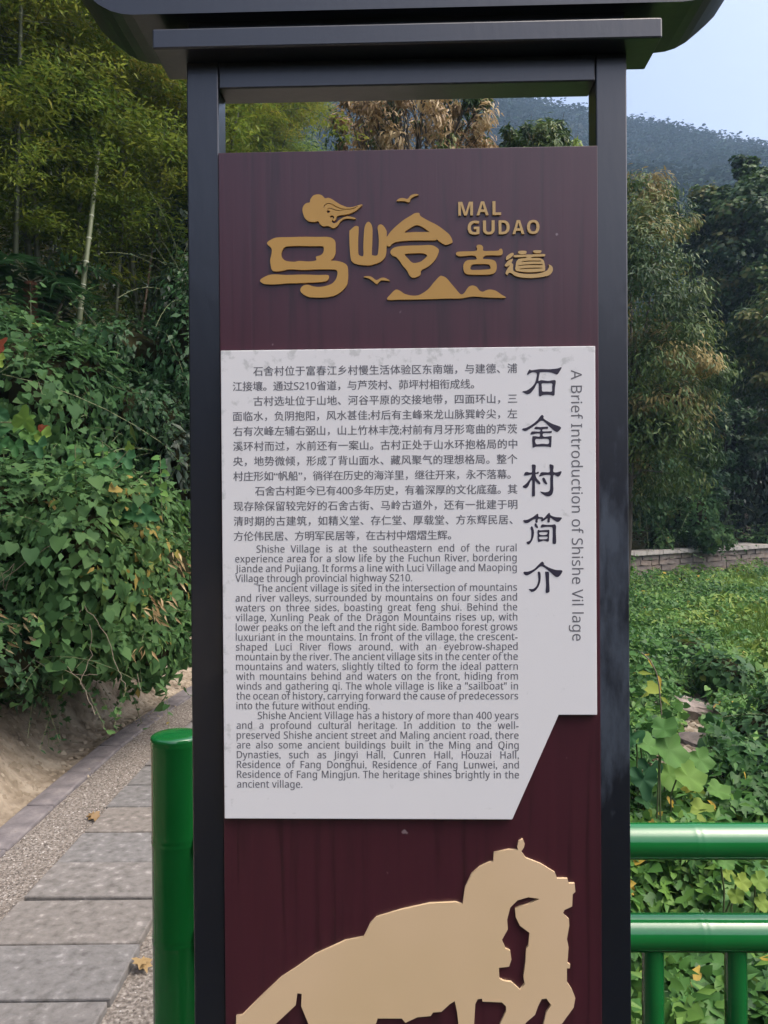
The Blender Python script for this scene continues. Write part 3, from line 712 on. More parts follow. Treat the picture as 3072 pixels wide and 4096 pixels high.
title([(cD, [[(255,1860),(290,1850),(325,1870),(318,1985),(370,1975),(378,1990),(365,2012),(320,2022),(340,2090),(402,2165),(385,2197),(320,2145),(310,2145),(310,2385),(285,2408),(255,2395),(262,2150),(235,2140),(190,2235),(145,2268),(95,2235),(150,2190),(215,2110),(255,2030),(200,2035),(130,2045),(118,2020),(150,1980),(255,1985)]]),
 (cD, [[(565,1858),(600,1848),(640,1875),(635,1975),(700,1985),(778,1968),(760,2030),(715,2062),(640,2035),(632,2200),(635,2300),(610,2380),(545,2412),(470,2385),(405,2328),(480,2340),(550,2325),(578,2270),(580,2100),(580,2035),(480,2035),(385,2060),(395,2030),(430,1985),(570,1980)]]),
 (cD, [[(440,2090),(475,2085),(500,2130),(528,2190),(500,2195),(455,2150)]])])
title([(cE, [[(345,600),(368,605),(375,650),(440,655),(465,678),(540,595),(568,582),(590,625),(680,655),(785,665),(750,720),(715,740),(660,715),(590,670),(578,680),(570,740),(545,750),(530,735),(530,680),(490,700),(440,730),(418,715),(425,690),(365,690),(355,750),(325,752),(318,725),(322,690),(280,700),(200,750),(150,762),(120,745),(105,712),(180,700),(270,655),(320,620)]]),
 (cE, [[(310,768),(340,780),(365,840),(340,845),(305,815)]]),
 (cE, [[(245,820),(270,830),(290,900),(290,970),(265,1060),(225,1120),(195,1140),(165,1120),(165,1095),(220,1070),(245,1000),(245,900),(232,850)]]),
 (cE, [[(410,825),(440,785),(520,795),(620,790),(660,785),(682,820),(680,930),(685,1100),(665,1130),(635,1125),(620,1100),(625,960),(620,850),(590,830),(500,828),(425,842)]]),
 (cE, [[(360,885),(400,890),(540,882),(565,890),(560,990),(555,1075),(530,1085),(460,1072),(380,1095),(362,1080),(358,980)], [(392,925),(520,920),(530,945),(500,970),(400,968)], [(392,1005),(525,1000),(528,1030),(500,1045),(395,1045)]])])
title([(cE, [[(440,1445),(470,1475),(475,1500),(560,1550),(680,1590),(790,1600),(775,1660),(720,1712),(660,1700),(560,1610),(430,1525),(330,1590),(230,1660),(160,1685),(120,1665),(110,1625),(190,1620),(300,1570),(380,1490)]]),
 (cE, [[(360,1628),(395,1625),(410,1680),(405,1790),(370,1890),(310,1960),(250,1975),(205,1930),(280,1925),(340,1870),(368,1780),(365,1690)]]),
 (cE, [[(490,1630),(520,1622),(558,1640),(560,1780),(568,1960),(545,1990),(515,1998),(498,1975),(505,1850),(495,1700)]])])

# horse silhouette
horse = [(98,1060),(98,1000),(122,998),(200,920),(285,840),(350,798),(425,745),(550,688),(628,672),(655,615),(680,590),(780,560),(900,533),(1010,528),(1038,537),(1048,465),(1075,410),(1110,380),(1150,362),(1165,360),(1168,322),(1230,310),(1268,312),(1264,300),(1270,275),(1287,266),(1295,285),(1292,300),(1280,318),(1300,345),(1360,368),(1420,405),(1430,430),(1472,430),(1478,450),(1502,450),(1505,485),(1494,495),(1492,545),(1460,560),(1453,575),(1478,598),(1480,625),(1470,680),(1477,715),(1472,780),(1484,788),(1482,802),(1470,802),(1470,860),(1490,890),(1505,925),(1498,965),(1465,1010),(1440,1045),(1400,1120),(1380,1200),(1340,1200),(1350,1120),(1372,1040),(1385,985),(1405,955),(1385,927),(1365,930),(1350,960),(1338,995),(1300,1027),(1270,1100),(1240,1300),(1190,1300),(1180,1150),(1192,1035),(1218,980),(1218,960),(1200,943),(1120,940),(1118,928),(1100,930),(1090,950),(1088,985),(1085,1035),(1080,1400),(1025,1400),(1020,1033),(1015,985),(1005,938),(985,950),(950,982),(915,985),(905,1000),(850,1005),(800,1028),(785,1010),(685,1010),(675,1040),(640,1200),(600,1300),(620,1400),(540,1400),(520,1300),(430,1120),(398,1033),(368,960),(370,908),(352,905),(345,955),(262,1033),(200,1110),(140,1180),(100,1150)]
hole = [(1357,514),(1310,507),(1265,520),(1235,550),(1222,600),(1225,640),(1200,685),(1215,720),(1235,730),(1240,765),(1230,795),(1188,800),(1190,845),(1208,855),(1240,860),(1275,892),(1295,868),(1290,835),(1298,780),(1302,720),(1310,710),(1315,655),(1275,625),(1258,590),(1255,553),(1300,540)]
o = plate('horse_silhouette', [horse, hole], cF, PY - 0.005, 0.005, M['horse'], sign, smooth_=False)

# ------------------------------------------------------------------ green bamboo-look railing
D1 = 1.76
rail = empty('green_railing', (0, D1, 0), -0.016)
tag(rail, 'glossy green metal railing made to look like bamboo, behind the sign', 'railing')
def rl(px, py):
    p = at(px, py, D1); return p.x, p.z
def bamboo_tube(mb, a, b, r, first, step, seg=28):
    a = Vector(a); b = Vector(b); dv = (b - a); ln = dv.length; dv.normalize()
    q = [(0, r)]; t = first
    while t < ln:
        for dt, k in ((-.02, 1.0), (-.010, 1.012), (-.004, 1.028), (0.0, 1.004), (.004, 1.024), (.011, 1.01), (.022, 1.0)):
            if 0 < t + dt < ln: q.append((t + dt, r * k))
        t += step
    q.append((ln, r))
    mb.tube([a + dv * t_ for t_, _ in q], [k for _, k in q], seg)
x0, zt_ = rl(700, 2949); 
mb = MB(); bamboo_tube(mb, (x0, 0, 0), (x0, 0, zt_ - 0.0), 0.0555, 0.12, 0.225)
post = mb.build('post', M['green_shaded'], rail)
mb = MB(); mb.tube([(x0, 0, zt_ - .004), (x0, 0, zt_ + .002), (x0, 0, zt_ + .0045), (x0, 0, zt_ + .007), (x0, 0, zt_ + .0085), (x0, 0, zt_ + .009)], [0.0562, 0.0562, 0.053, 0.040, 0.02, 0.001], 32); mb.build('post_cap', M['green'], post)
_, z1 = rl(2800, 3356); _, z2 = rl(2800, 3719)
x9 = 2.75
for z, r in ((z1, 0.0395), (z2, 0.0405)):
    mb = MB(); first = rl(2775, 3356)[0] - (x0 + .05) if z == z1 else 0.31
    bamboo_tube(mb, (x0 + .05, 0, z), (x9, 0, z), r, first % 0.42 if z == z1 else first, 0.42); mb.build('rail', M['green'], rail)
_, z3 = S(0, 0)[0], 0.12
mb = MB(); bamboo_tube(mb, (x0 + .05, 0, 0.12), (x9, 0, 0.12), 0.03, .2, .42); mb.build('rail', M['green'], rail)
bx, bx2 = rl(2606, 3900)[0], rl(2933, 3900)[0]
stp = bx2 - bx
x = bx - stp * 5
bal = None
while x < x9 - .05:
    if x > x0 + .1:
        if bal is None:
            mb = MB(); bamboo_tube(mb, (0, 0, 0.14), (0, 0, z2 - .02), 0.0245, 0.09, 0.2, 20); bal = mb.mesh('baluster'); bal.materials.append(M['green'])
        link('baluster', bal, rail, loc=(x, 0, 0))
    x += stp
mb = MB(); bamboo_tube(mb, (x9 + .04, 0, -0.02), (x9 + .04, 0, zt_), 0.0555, 0.12, 0.225); mb.build('post', M['green'], rail)

# ------------------------------------------------------------------ shrubs on the left bank
def shrub(name, label, cat, ells, m, tmpl, size, dens, group=None, kw=None, corek=0.62, shoots=22):
    root = empty(name, tuple(np.append(ells[0][0][:2], float(ground(ells[0][0][0], ells[0][0][1])))))
    tag(root, label, cat, group)
    L = Leaves(); mb = MB(); sb = MB(); kw = kw or {}
    for (c, r) in ells:
        c = np.asarray(c) - np.array(root.location)
        area = 4 * math.pi * ((r[0] * r[1]) ** 1.6 / 3 + (r[0] * r[2]) ** 1.6 / 3 + (r[1] * r[2]) ** 1.6 / 3) ** (1 / 1.6)
        blob(L, c, r, int(area * dens), size, tmpl, **kw)
        core(mb, c, r, corek)
        for _ in range(shoots):
            d_ = rdir(1)[0]; d_[2] = abs(d_[2]) * .9 + .05 if rng.random() < .7 else -abs(d_[2]); d_ = d_ / np.linalg.norm(d_)
            ln_ = size * rng.uniform(4, 10); p0 = c + d_ * r * .93; out = d_ * np.array([1, 1, .8]) + rng.normal(0, .35, 3)
            ts = np.linspace(0, 1, 12)[:, None]
            Q = p0 + out * ln_ * ts + np.array([0, 0, -.7]) * ln_ * ts ** 2 * rng.uniform(.2, 1.1)
            sb.tube([Vector(q) for q in Q[::2]], size * .035, 3, False)
            L.add(Q, UP + rng.normal(0, .5, (12, 3)), rng.normal(0, 1, (12, 3)) + out * .4 + DOWN * .4, size * rng.uniform(.4, .95, 12), tmpl, .62 + rng.normal(0, .14, 12))
    o = L.build('foliage', m, root)
    mb.build('shade_core', M['litter'], root)  # solid dark hull for the shaded inside, not single stems
    sb.build('shoots', M['vinestem'], root)
    return root, L
kwv = dict(shell=0.42, up=0.35, hang=1.0, lump=0.36)
shrub('vine_mound', 'bright green heart-leaved vine mound hanging over the bank beside the path', 'shrub',
      [ell(430, 2290, 5.0, 240, 400, .8), ell(660, 2380, 5.5, 170, 330, .7), ell(560, 2130, 5.3, 180, 250, .7), ell(620, 2560, 5.1, 130, 190, .5), ell(420, 2560, 4.8, 160, 130, .5)],
      M['ivy'], HEART, 0.055, 800, kw=dict(kwv, base=.6, amp=.25))
shrub('vine_mound', 'green vine mound with bluish leaves at the left edge of the photo above the bank', 'shrub',
      [ell(70, 2150, 5.2, 280, 310, .9), ell(230, 2080, 5.4, 200, 230, .8), ell(-200, 2250, 5.2, 300, 400, .9), ell(120, 2450, 4.9, 230, 200, .7)],
      M['ivy'], LOBE, 0.058, 600, kw=dict(kwv, base=.4, amp=.3))
shrub('undergrowth_shrub', 'low twiggy dark shrub along the top of the soil bank at far left', 'shrub',
      [ell(60, 2650, 4.5, 230, 150, .5), ell(250, 2620, 4.8, 170, 120, .4), ell(-200, 2700, 4.4, 200, 200, .5)],
      M['ivy_dark'], OVAL2, 0.05, 700, kw=dict(kwv, base=.5, amp=.4, shell=.5))
shrub('vine_mound', 'large vine-covered mound on the slope below the palm', 'shrub',
      [ell(50, 1560, 8.2, 290, 300, 1.6), ell(260, 1650, 8.0, 230, 270, 1.4), ell(160, 1420, 8.6, 200, 130, 1.2), ell(-150, 1500, 8, 250, 350, 1.6), ell(330, 1500, 8.2, 130, 120, .9), ell(100, 1850, 7.6, 350, 180, 1.2)],
      M['ivy'], HEART, 0.075, 420, kw=dict(kwv, base=.42, amp=.3))
shrub('leafy_shrub', 'dark green small-leaved shrub right of the black gap, close to the sign column', 'shrub',
      [ell(560, 1440, 9.8, 190, 150, 1.3), ell(590, 1700, 9.2, 200, 200, 1.3), ell(440, 1760, 8.8, 200, 190, 1.1), ell(720, 1760, 9.2, 110, 250, 1.2), ell(830, 1500, 10, 140, 420, 1.5)],
      M['ivy_dark'], OVAL2, 0.085, 520, kw=dict(kwv, base=.5, amp=.3))
shrub('leafy_shrub', 'tall dark shrub with pale leaf tips directly beside the left sign column', 'shrub',
      [ell(740, 1250, 10.5, 90, 180, .9), ell(800, 1000, 11.5, 110, 200, 1), ell(760, 1900, 8.6, 90, 250, .9)],
      M['dark'], OVAL2, 0.12, 260, kw=dict(kwv, base=.7, amp=.4))

# thick growth behind the gaps of the shrubs
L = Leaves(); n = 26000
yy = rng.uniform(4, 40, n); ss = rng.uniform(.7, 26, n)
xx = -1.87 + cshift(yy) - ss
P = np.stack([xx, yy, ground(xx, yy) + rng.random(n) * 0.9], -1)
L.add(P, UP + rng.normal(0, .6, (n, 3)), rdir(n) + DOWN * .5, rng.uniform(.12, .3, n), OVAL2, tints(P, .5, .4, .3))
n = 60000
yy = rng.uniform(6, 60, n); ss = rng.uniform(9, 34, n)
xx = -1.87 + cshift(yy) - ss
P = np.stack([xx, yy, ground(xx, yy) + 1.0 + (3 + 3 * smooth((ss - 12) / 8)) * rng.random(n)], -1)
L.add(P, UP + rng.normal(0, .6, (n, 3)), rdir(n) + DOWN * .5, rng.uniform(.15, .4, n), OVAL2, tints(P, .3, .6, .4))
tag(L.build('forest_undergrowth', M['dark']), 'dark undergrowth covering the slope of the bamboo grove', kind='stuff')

# ------------------------------------------------------------------ bamboo
def culm_path(h, lean, seed):
    r = random.Random(seed); a = r.uniform(0, 6.28); out = []
    for i in range(13):
        t = i / 12
        b = lean * t + 0.28 * h * max(0, t - 0.55) ** 2 * 2.2
        out.append(Vector((b * math.cos(a) * 1.0, b * math.sin(a), h * (t - 0.12 * max(0, t - .6) ** 2 * 4))))
    return out
def bamboo_meshes(seed, h=10.5, nleaf=13000, lean=0.8, low=0.32):
    pts = culm_path(h, lean, seed)
    r = np.random.default_rng(seed)
    mb = MB(); mb.tube(pts, [0.05 * (1 - .8 * i / 12) for i in range(13)], 7)
    nb = MB()
    k = 0.3
    while k < h * .75:
        t = k / h * 12; i = int(t); p = pts[i].lerp(pts[min(i + 1, 12)], t - i); rr = 0.05 * (1 - .8 * t / 12)
        nb.tube([p - Vector((0, 0, .012)), p + Vector((0, 0, .012))], rr * 1.12, 7); k += 0.3
    # branches with feathery sprays, drooping outward
    L = Leaves(); bm_ = MB()
    nbr = 70
    for b in range(nbr):
        t = low + (1 - low) * (b + r.random()) / nbr
        q = t * 12; i = min(int(q), 11); p = pts[i].lerp(pts[i + 1], q - i)
        a = r.uniform(0, 6.283); ln = (0.55 + 1.1 * math.sin(math.pi * min(1, (t - low) / (1 - low) * .8 + .15))) * r.uniform(.7, 1.2)
        dr = Vector((math.cos(a), math.sin(a), r.uniform(.0, .55)))
        tip = p + dr * ln + Vector((0, 0, -0.35 * ln))
        mid = p.lerp(tip, .55) + Vector((0, 0, .14 * ln))
        bm_.tube([p, mid, tip], [.007, .005, .002], 3, False)
        n = int(nleaf / nbr)
        s_ = r.random(n) ** .7
        base = np.array([[*(p.lerp(mid, float(u * 2)) if u < .5 else mid.lerp(tip, float(u * 2 - 1)))] for u in s_])
        Pp = base + r.normal(0, .13, (n, 3)) * np.array([1, 1, .65]) + np.array([0, 0, -.06])
        N = np.array([0, 0, 1.]) + r.normal(0, .5, (n, 3)); Tp = np.array([dr.x * .6, dr.y * .6, -.75]) + r.normal(0, .45, (n, 3))
        tb = .42 + .48 * (t - low) / (1 - low) + r.normal(0, .12)  # tint rises up the culm, painting the light on the crown tops
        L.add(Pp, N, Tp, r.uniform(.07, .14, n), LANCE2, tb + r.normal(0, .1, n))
    cm = mb.mesh('culm'); nm = nb.mesh('node_ring'); bm2 = bm_.mesh('branches'); fm = L.mesh('foliage')
    return cm, nm, bm2, fm
variants = []
for k in range(6):
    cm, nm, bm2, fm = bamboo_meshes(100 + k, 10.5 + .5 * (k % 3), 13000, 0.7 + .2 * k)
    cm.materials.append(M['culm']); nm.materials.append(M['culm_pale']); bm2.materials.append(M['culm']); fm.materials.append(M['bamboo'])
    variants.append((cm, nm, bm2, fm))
def bamboo(x, y, k, rz, scale, label='tall green bamboo with feathery drooping foliage in the grove on the left slope', group='bamboos in the left grove', foliage=None, culm=None, tilt=0.0):
    z = float(ground(x, y)) - .1
    root = empty('bamboo_plant', (x, y, z), rz); root.scale = (scale,) * 3
    root.rotation_euler = (0, tilt, rz)
    tag(root, label, 'bamboo', group)
    for nm_, me in zip(('culm', 'node_rings', 'branches', 'foliage'), variants[k]):
        o = link(nm_, me, root)
        sw = foliage if nm_ == 'foliage' else (culm if nm_ == 'culm' else None)
        if sw:
            o.material_slots[0].link = 'OBJECT'; o.material_slots[0].material = sw
    return root
spots = []
# grove: rows up the slope, nearer ones at the left
for i in range(92):
    y = 9.5 + 20 * ((i * 0.618) % 1) + random.uniform(-.6, .6)
    s_ = 2.6 + 14 * ((i * 0.382 + .1) % 1) ** 1.1
    x = -1.87 + float(cshift(y)) - s_
    px = x / y * F + 1536
    if px > 1050 or px < -500: continue
    bamboo(x, y, i % 6, random.uniform(0, 6.28), random.uniform(.8, 1.12))
# lighter green bamboos further up the valley, seen through the opening of the sign
for i, (px, D, s_) in enumerate([(960, 27, 1.35), (1080, 30, 1.55), (1180, 29, 1.35), (880, 26, 1.3), (1010, 33, 1.5), (790, 31, 1.45)]):
    p = at(px, 2000, D); bamboo(p.x, p.y, i % 6, i * 1.3, s_ , 'light green bamboo seen through the opening at the top of the sign', 'light green bamboos beyond the sign', foliage=M['bamboo_light'])
# bare culms one can pick out
def bare_culm(pts_px, D, r, m, label, nodes=True):
    pts = [at(x, y, D + dd) for x, y, dd in pts_px]
    root = empty('bamboo_culm', pts[0]); tag(root, label, 'bamboo')
    loc = [p - pts[0] for p in pts]
    fine = []
    for i in range(len(loc) - 1):
        for k in range(5): fine.append(loc[i].lerp(loc[i + 1], k / 5))
    fine.append(loc[-1])
    mb = MB(); mb.tube(fine, [r * (1 - .35 * i / len(fine)) for i in range(len(fine))], 10); mb.build('culm', m, root)
    if nodes:
        nb = MB(); acc = 0; nxt = .18
        for i in range(len(fine) - 1):
            sg = (fine[i + 1] - fine[i]); l_ = sg.length
            while nxt < acc + l_:
                q = fine[i] + sg * ((nxt - acc) / l_); dv = sg.normalized(); rr = r * (1 - .35 * (i) / len(fine)) * 1.1
                nb.tube([q - dv * .008, q + dv * .008], rr, 10); nxt += .30 if r > .03 else .24
            acc += l_
        nb.build('node_rings', M['node'], root)
bare_culm([(305, 1400, 0), (322, 1240, 0), (340, 1080, .1), (362, 900, .2), (380, 740, .4), (400, 560, .6)], 9.0, 0.035, M['culm_pale'], 'thick pale green bamboo culm with white node rings rising from the vine mound')
bare_culm([(225, 1262, 0), (275, 1160, .1), (330, 1035, .3), (370, 960, .4)], 9.4, 0.016, M['twig'], 'thin pale trunk leaning right across the thick bamboo culm', False)
bare_culm([(562, 1335, 0), (585, 1180, 0), (604, 1040, .2), (620, 900, .4)], 10.5, 0.018, M['culm_dry'], 'thin brownish bamboo culm standing alone before the dark gap')
bare_culm([(350, 1400, 0), (385, 1275, .1), (410, 1180, .2)], 10.2, 0.014, M['culm'], 'slim dark green culm just right of the thick one')
bare_culm([(455, 1330, 0), (470, 1140, .1), (480, 980, .2)], 11.5, 0.017, M['culm'], 'slim green culm halfway between the thick culm and the brown one')
bare_culm([(160, 1260, 0), (200, 1040, .2), (235, 800, .5), (262, 560, .8)], 11.5, 0.035, M['culm'], 'dark culm standing behind the palm')
bare_culm([(740, 1100, 0), (748, 960, .2), (752, 850, .3)], 11, 0.015, M['culm_dry'], 'thin culm nearly touching the left sign column')

# palm on the slope
pc = at(120, 1130, 9.2)
palm = empty('fan_palm', (pc.x, pc.y, float(ground(pc.x, pc.y)))); tag(palm, 'small dark palm with drooping fronds and brown fibre trunk at the left edge', 'palm')
base = Vector(palm.location)
mb = MB(); mb.tube([(0, 0, 0), (.02, 0, (pc.z - base.z) * .5), (0, 0, pc.z - base.z)], [.09, .10, .08], 9); mb.build('trunk', M['fibre'], palm)
for k in range(13):
    a = k * 2.4; el = R(55 - 7 * k % 80); L = Leaves(); mb = MB()
    dr = Vector((math.cos(a), math.sin(a), 0)); c0 = Vector((0, 0, pc.z - base.z))
    ln = .95
    pp = [c0 + dr * (ln * t) + Vector((0, 0, ln * (t * math.sin(el) - .75 * t * t))) for t in (0, .25, .5, .75, 1)]
    mb.tube(pp, [.012, .01, .007, .005, .003], 4); mb.build('frond_stem', M['culm'], palm)
    sd = np.array(dr.cross(Vector((0, 0, 1))))
    for t in np.linspace(.2, 1, 22):
        q = t * 4; i = min(int(q), 3); p = np.array(pp[i].lerp(pp[i + 1], q - i))
        for sgn in (-1, 1):
            L.add(p[None], np.array([[0, 0, 1.]]) + .2 * rng.normal(size=(1, 3)), (sd * sgn + np.array(dr) * .5 + np.array([0, 0, -.7]))[None], .45 * (1.1 - .5 * t), (LANCE[0] * np.array([.45, 1, 1]), LANCE[1]), .4 + .2 * rng.random())
    L.build('frond', M['ivy_dark'], palm)

# ------------------------------------------------------------------ sprigs with large leaves
def leaf_mesh(sub=1, tmpl=LOBE):
    v, f = tmpl
    return v, f
LM = {}
def big_leaf(tint, tmpl):
    key = (round(tint, 2), id(tmpl[0]))
    if key not in LM:
        L = Leaves(); L.add(np.zeros((1, 3)), np.array([[0, 0, 1.]]), np.array([[0, 1., 0]]), 1.0, tmpl, tint); me = L.mesh('leaf'); me.materials.append(M['bigleaf'])
        me.polygons.foreach_set('use_smooth', [True] * len(me.polygons)); LM[key] = me
    return LM[key]
def sprig(name, label, D, stem_px, leaves, r=.003, cat='branch'):
    pts = [at(x, y, D + dd) for x, y, dd in stem_px]
    root = empty(name, pts[0]); tag(root, label, cat)
    mb = MB(); mb.tube([p - pts[0] for p in pts], [r] * len(pts), 6); mb.build('stem', M['vinestem'] if r < .004 else M['twig'], root)
    for (x, y, sz, ang, tint, tm) in leaves:
        p = at(x, y, D + random.uniform(-.08, .05)) - pts[0]
        dr = Vector((math.cos(R(ang)), random.uniform(-.5, -.1), -math.sin(R(ang)))).normalized()
        nrm_ = Vector((random.uniform(-.3, .3), -.8, .6 + random.uniform(-.3, .3)))
        nrm_ = (nrm_ - dr * nrm_.dot(dr)).normalized(); xx_ = dr.cross(nrm_)
        mtx = Matrix((xx_, dr, nrm_)).transposed().to_4x4()
        o = link('leaf', big_leaf(tint, tm), root); s_ = sz * D / F
        o.matrix_local = Matrix.Translation(p) @ mtx @ Matrix.Scale(s_, 4)
def polar_leaf(rf, wav, n=26, rings=(.35, .7, 1.0)):
    vs = [(0, .30, -.03)]; fs = []
    for q, rr in enumerate(rings):
        for k in range(n):
            a = 2 * math.pi * k / n; rad = rf(a) * rr
            vs.append((rad * math.sin(a), .30 - rad * math.cos(a) * 1.0, .05 * rr * rr + wav * rr * rr * math.sin(5 * a + 1) - .03 * (1 - rr)))
    for k in range(n): fs.append((0, 1 + k, 1 + (k + 1) % n))
    for q in range(len(rings) - 1):
        for k in range(n):
            a, b = 1 + q * n + k, 1 + q * n + (k + 1) % n; fs += [(a, a + n, b + n), (a, b + n, b)]
    return T(vs, fs)
GOURD = polar_leaf(lambda a: .50 + .05 * math.cos(5 * a) + .02 * math.cos(13 * a) - .25 * math.exp(-(min(a, 6.283 - a) / .25) ** 2), .07)
TUNG = polar_leaf(lambda a: .44 + .10 * math.cos(3 * (a - math.pi)) + .05 * math.cos(5 * (a - math.pi)) + .02 * math.cos(11 * a) + .14 * math.exp(-((a - math.pi) / .3) ** 2) - .2 * math.exp(-(min(a, 6.283 - a) / .3) ** 2), .06)
sprig('tree_sprig', 'sprig of large green leaves with one red leaf at the left edge', 3.4, [(-60, 1690, 0), (40, 1690, 0), (110, 1700, 0), (150, 1725, 0)],
      [(60, 1700, 95, -20, .55, TUNG), (95, 1710, 100, -70, .62, TUNG), (155, 1728, 62, -20, 1.0, TUNG), (165, 1720, 95, 75, .66, TUNG), (110, 1720, 80, 60, .5, TUNG), (60, 1760, 75, 80, .35, TUNG), (150, 1760, 85, 70, .15, TUNG), (20, 1700, 95, 150, .2, TUNG), (10, 1750, 80, 100, .3, TUNG), (0, 1680, 85, -100, .1, TUNG)])
sprig('tree_sprig', 'red and orange leaf tip entering at the left edge of the photo', 3.2, [(-80, 1420, 0), (-20, 1410, 0), (5, 1400, 0)], [(-10, 1400, 70, -40, 1.0, TUNG), (-10, 1425, 60, 60, .72, TUNG), (-50, 1410, 70, 180, .6, TUNG)])
sprig('tree_sprig', 'young branch with big toothed leaves rising above the bright vine mound', 4.7, [(365, 2010, 0), (420, 1920, -.1), (470, 1850, -.1), (510, 1805, -.1)],
      [(500, 1810, 85, 65, .15, TUNG), (520, 1800, 40, -90, .66, TUNG), (470, 1840, 75, 170, .3, TUNG), (480, 1870, 70, 30, .35, TUNG), (440, 1890, 75, 75, .2, TUNG), (400, 1960, 80, 60, .25, TUNG), (430, 1860, 70, 190, .3, TUNG), (480, 2040, 80, 30, .2, TUNG), (560, 2050, 90, 20, .15, TUNG), (520, 2030, 70, 60, .2, TUNG)])
for px, py, lab in ((300, 1790, 'flowering weed stalk with small leaves standing left above the vine mound'), (640, 1830, 'slim weed stalk with small pointed leaves near the sign above the vine mound'), (410, 1780, 'short weed stalk between the flowering stalk and the toothed leaves')):
    lv = []
    for k in range(16):
        yy_ = py + k * 11; sd = 1 if k % 2 else -1
        lv.append((px + sd * random.uniform(3, 14), yy_ + random.uniform(-8, 8), random.uniform(18, 36), random.uniform(0, 60) if sd > 0 else random.uniform(120, 180), random.uniform(.2, .6), HEART))
    sprig('weed_stalk', lab, 4.75, [(px + 10, py + 260, 0), (px + 4, py + 120, 0), (px, py - 10, 0)], lv, cat='plant')
# dry bamboo leaves hanging in the mound
def dry_clump(name, label, px, py, D, n, spread, ang, sz=95):
    c0 = at(px, py, D); root = empty(name, c0); tag(root, label, 'dry leaves')
    L = Leaves(); c_ = rng.normal(0, 1, (n, 3)) * np.array([spread, spread * .5, spread]) * D / F
    dr = np.array([math.cos(R(ang)), -.35, -math.sin(R(ang))])
    me_t = (LANCE[0] * np.array([.6, 1, 1]), LANCE[1])
    for k in range(n):
        o = Leaves(); o.add(c_[k:k + 1], np.array([[0, -1, .5]]) + rng.normal(0, .5, (1, 3)), dr[None] + rng.normal(0, .25, (1, 3)), sz * D / F * rng.uniform(.6, 1.2), me_t, rng.random())
        o.build('leaf', M['dryleaf'], root)
dry_clump('dry_leaf_cluster', 'fan of dry straw-coloured bamboo leaves low in the bright vine mound', 620, 2430, 4.6, 26, 34, 45, 58)
dry_clump('dry_leaf_cluster', 'dry brown leaves at the mound edge touching the sign column', 725, 2260, 4.75, 16, 24, 40, 48)
dry_clump('dry_leaf_cluster', 'dry brown leaves hanging under the mound by the soil bank', 560, 2600, 4.5, 8, 24, 80, 55)
dry_clump('dry_leaf_cluster', 'withered grass leaves in the twiggy shrub at the far left', 60, 2500, 4.2, 16, 55, 20, 60)
dry_clump('dry_leaf_cluster', 'small dry leaves left of the centre of the bright vine mound', 350, 2420, 4.45, 6, 26, 80, 45)
# thin bare stems and trailing vines
stems = [[(0, 2300, 0), (60, 2260, 0), (20, 2360, .05), (5, 2290, 0)], [(0, 2330, 0), (120, 2230, 0), (270, 2140, 0)], [(60, 2700, 0), (200, 2570, 0), (340, 2420, .1)], [(340, 2420, 0), (400, 2500, 0), (480, 2680, -.1), (500, 2760, -.2)], [(250, 2640, 0), (330, 2740, -.2), (380, 2860, -.4)], [(360, 2500, 0), (365, 2620, 0), (320, 2740, -.1)], [(90, 2540, 0), (0, 2480, 0)], [(150, 2650, 0), (300, 2700, -.1), (390, 2700, -.1)], [(555, 2700, -.1), (560, 2790, -.15)]]
labs = ['bent pale twig at the left photo edge', 'long thin twig arching over the left vine mound', 'thin dry stem crossing the twiggy shrub upward right', 'vine runner hanging down through the bright mound', 'pale thin stem slanting down over the bare soil bank', 'thin runner hanging below the small dry leaves', 'short dry stem in the withered grass at far left', 'level twig just above the soil bank', 'short root hanging down over the bank near the sign']
for st, lb in zip(stems, labs):
    pts = [at(x, y, 4.25 + dd) for x, y, dd in st]
    root = tag(empty('bare_twig', pts[0]), lb, 'twig'); bpy.data.objects.remove(root)
    fine = []
    for i in range(len(pts) - 1):
        for k in range(4): fine.append(pts[i].lerp(pts[i + 1], k / 4) + Vector((random.uniform(-.01, .01), 0, random.uniform(-.01, .01))))
    fine.append(pts[-1])
    mb = MB(); mb.tube([p - pts[0] for p in fine], 0.0017, 5); tag(mb.build('bare_twig', M['twig'], loc=pts[0]), lb, 'twig')
# fallen leaves on the path
for px, py, lb, tn in ((560, 3870, 'crumpled yellow leaf on the gravel between slab and green post', .45), (377, 3275, 'small brown leaf lying in the slab joint', .15)):
    r_ = ray(px, py); p = CAM + r_ * (-(CAM.z - .02) / r_.z)
    L = Leaves(); L.add(np.zeros((3, 3)) + rng.normal(0, .01, (3, 3)), np.array([[0, -.3, 1.]] * 3) + rng.normal(0, .4, (3, 3)), rdir(3), .05, LOBE, tn)
    tag(link('fallen_leaf', L.mesh('fallen_leaf'), None, M['dryleaf'], p + Vector((0, 0, .012))), lb, 'leaf')

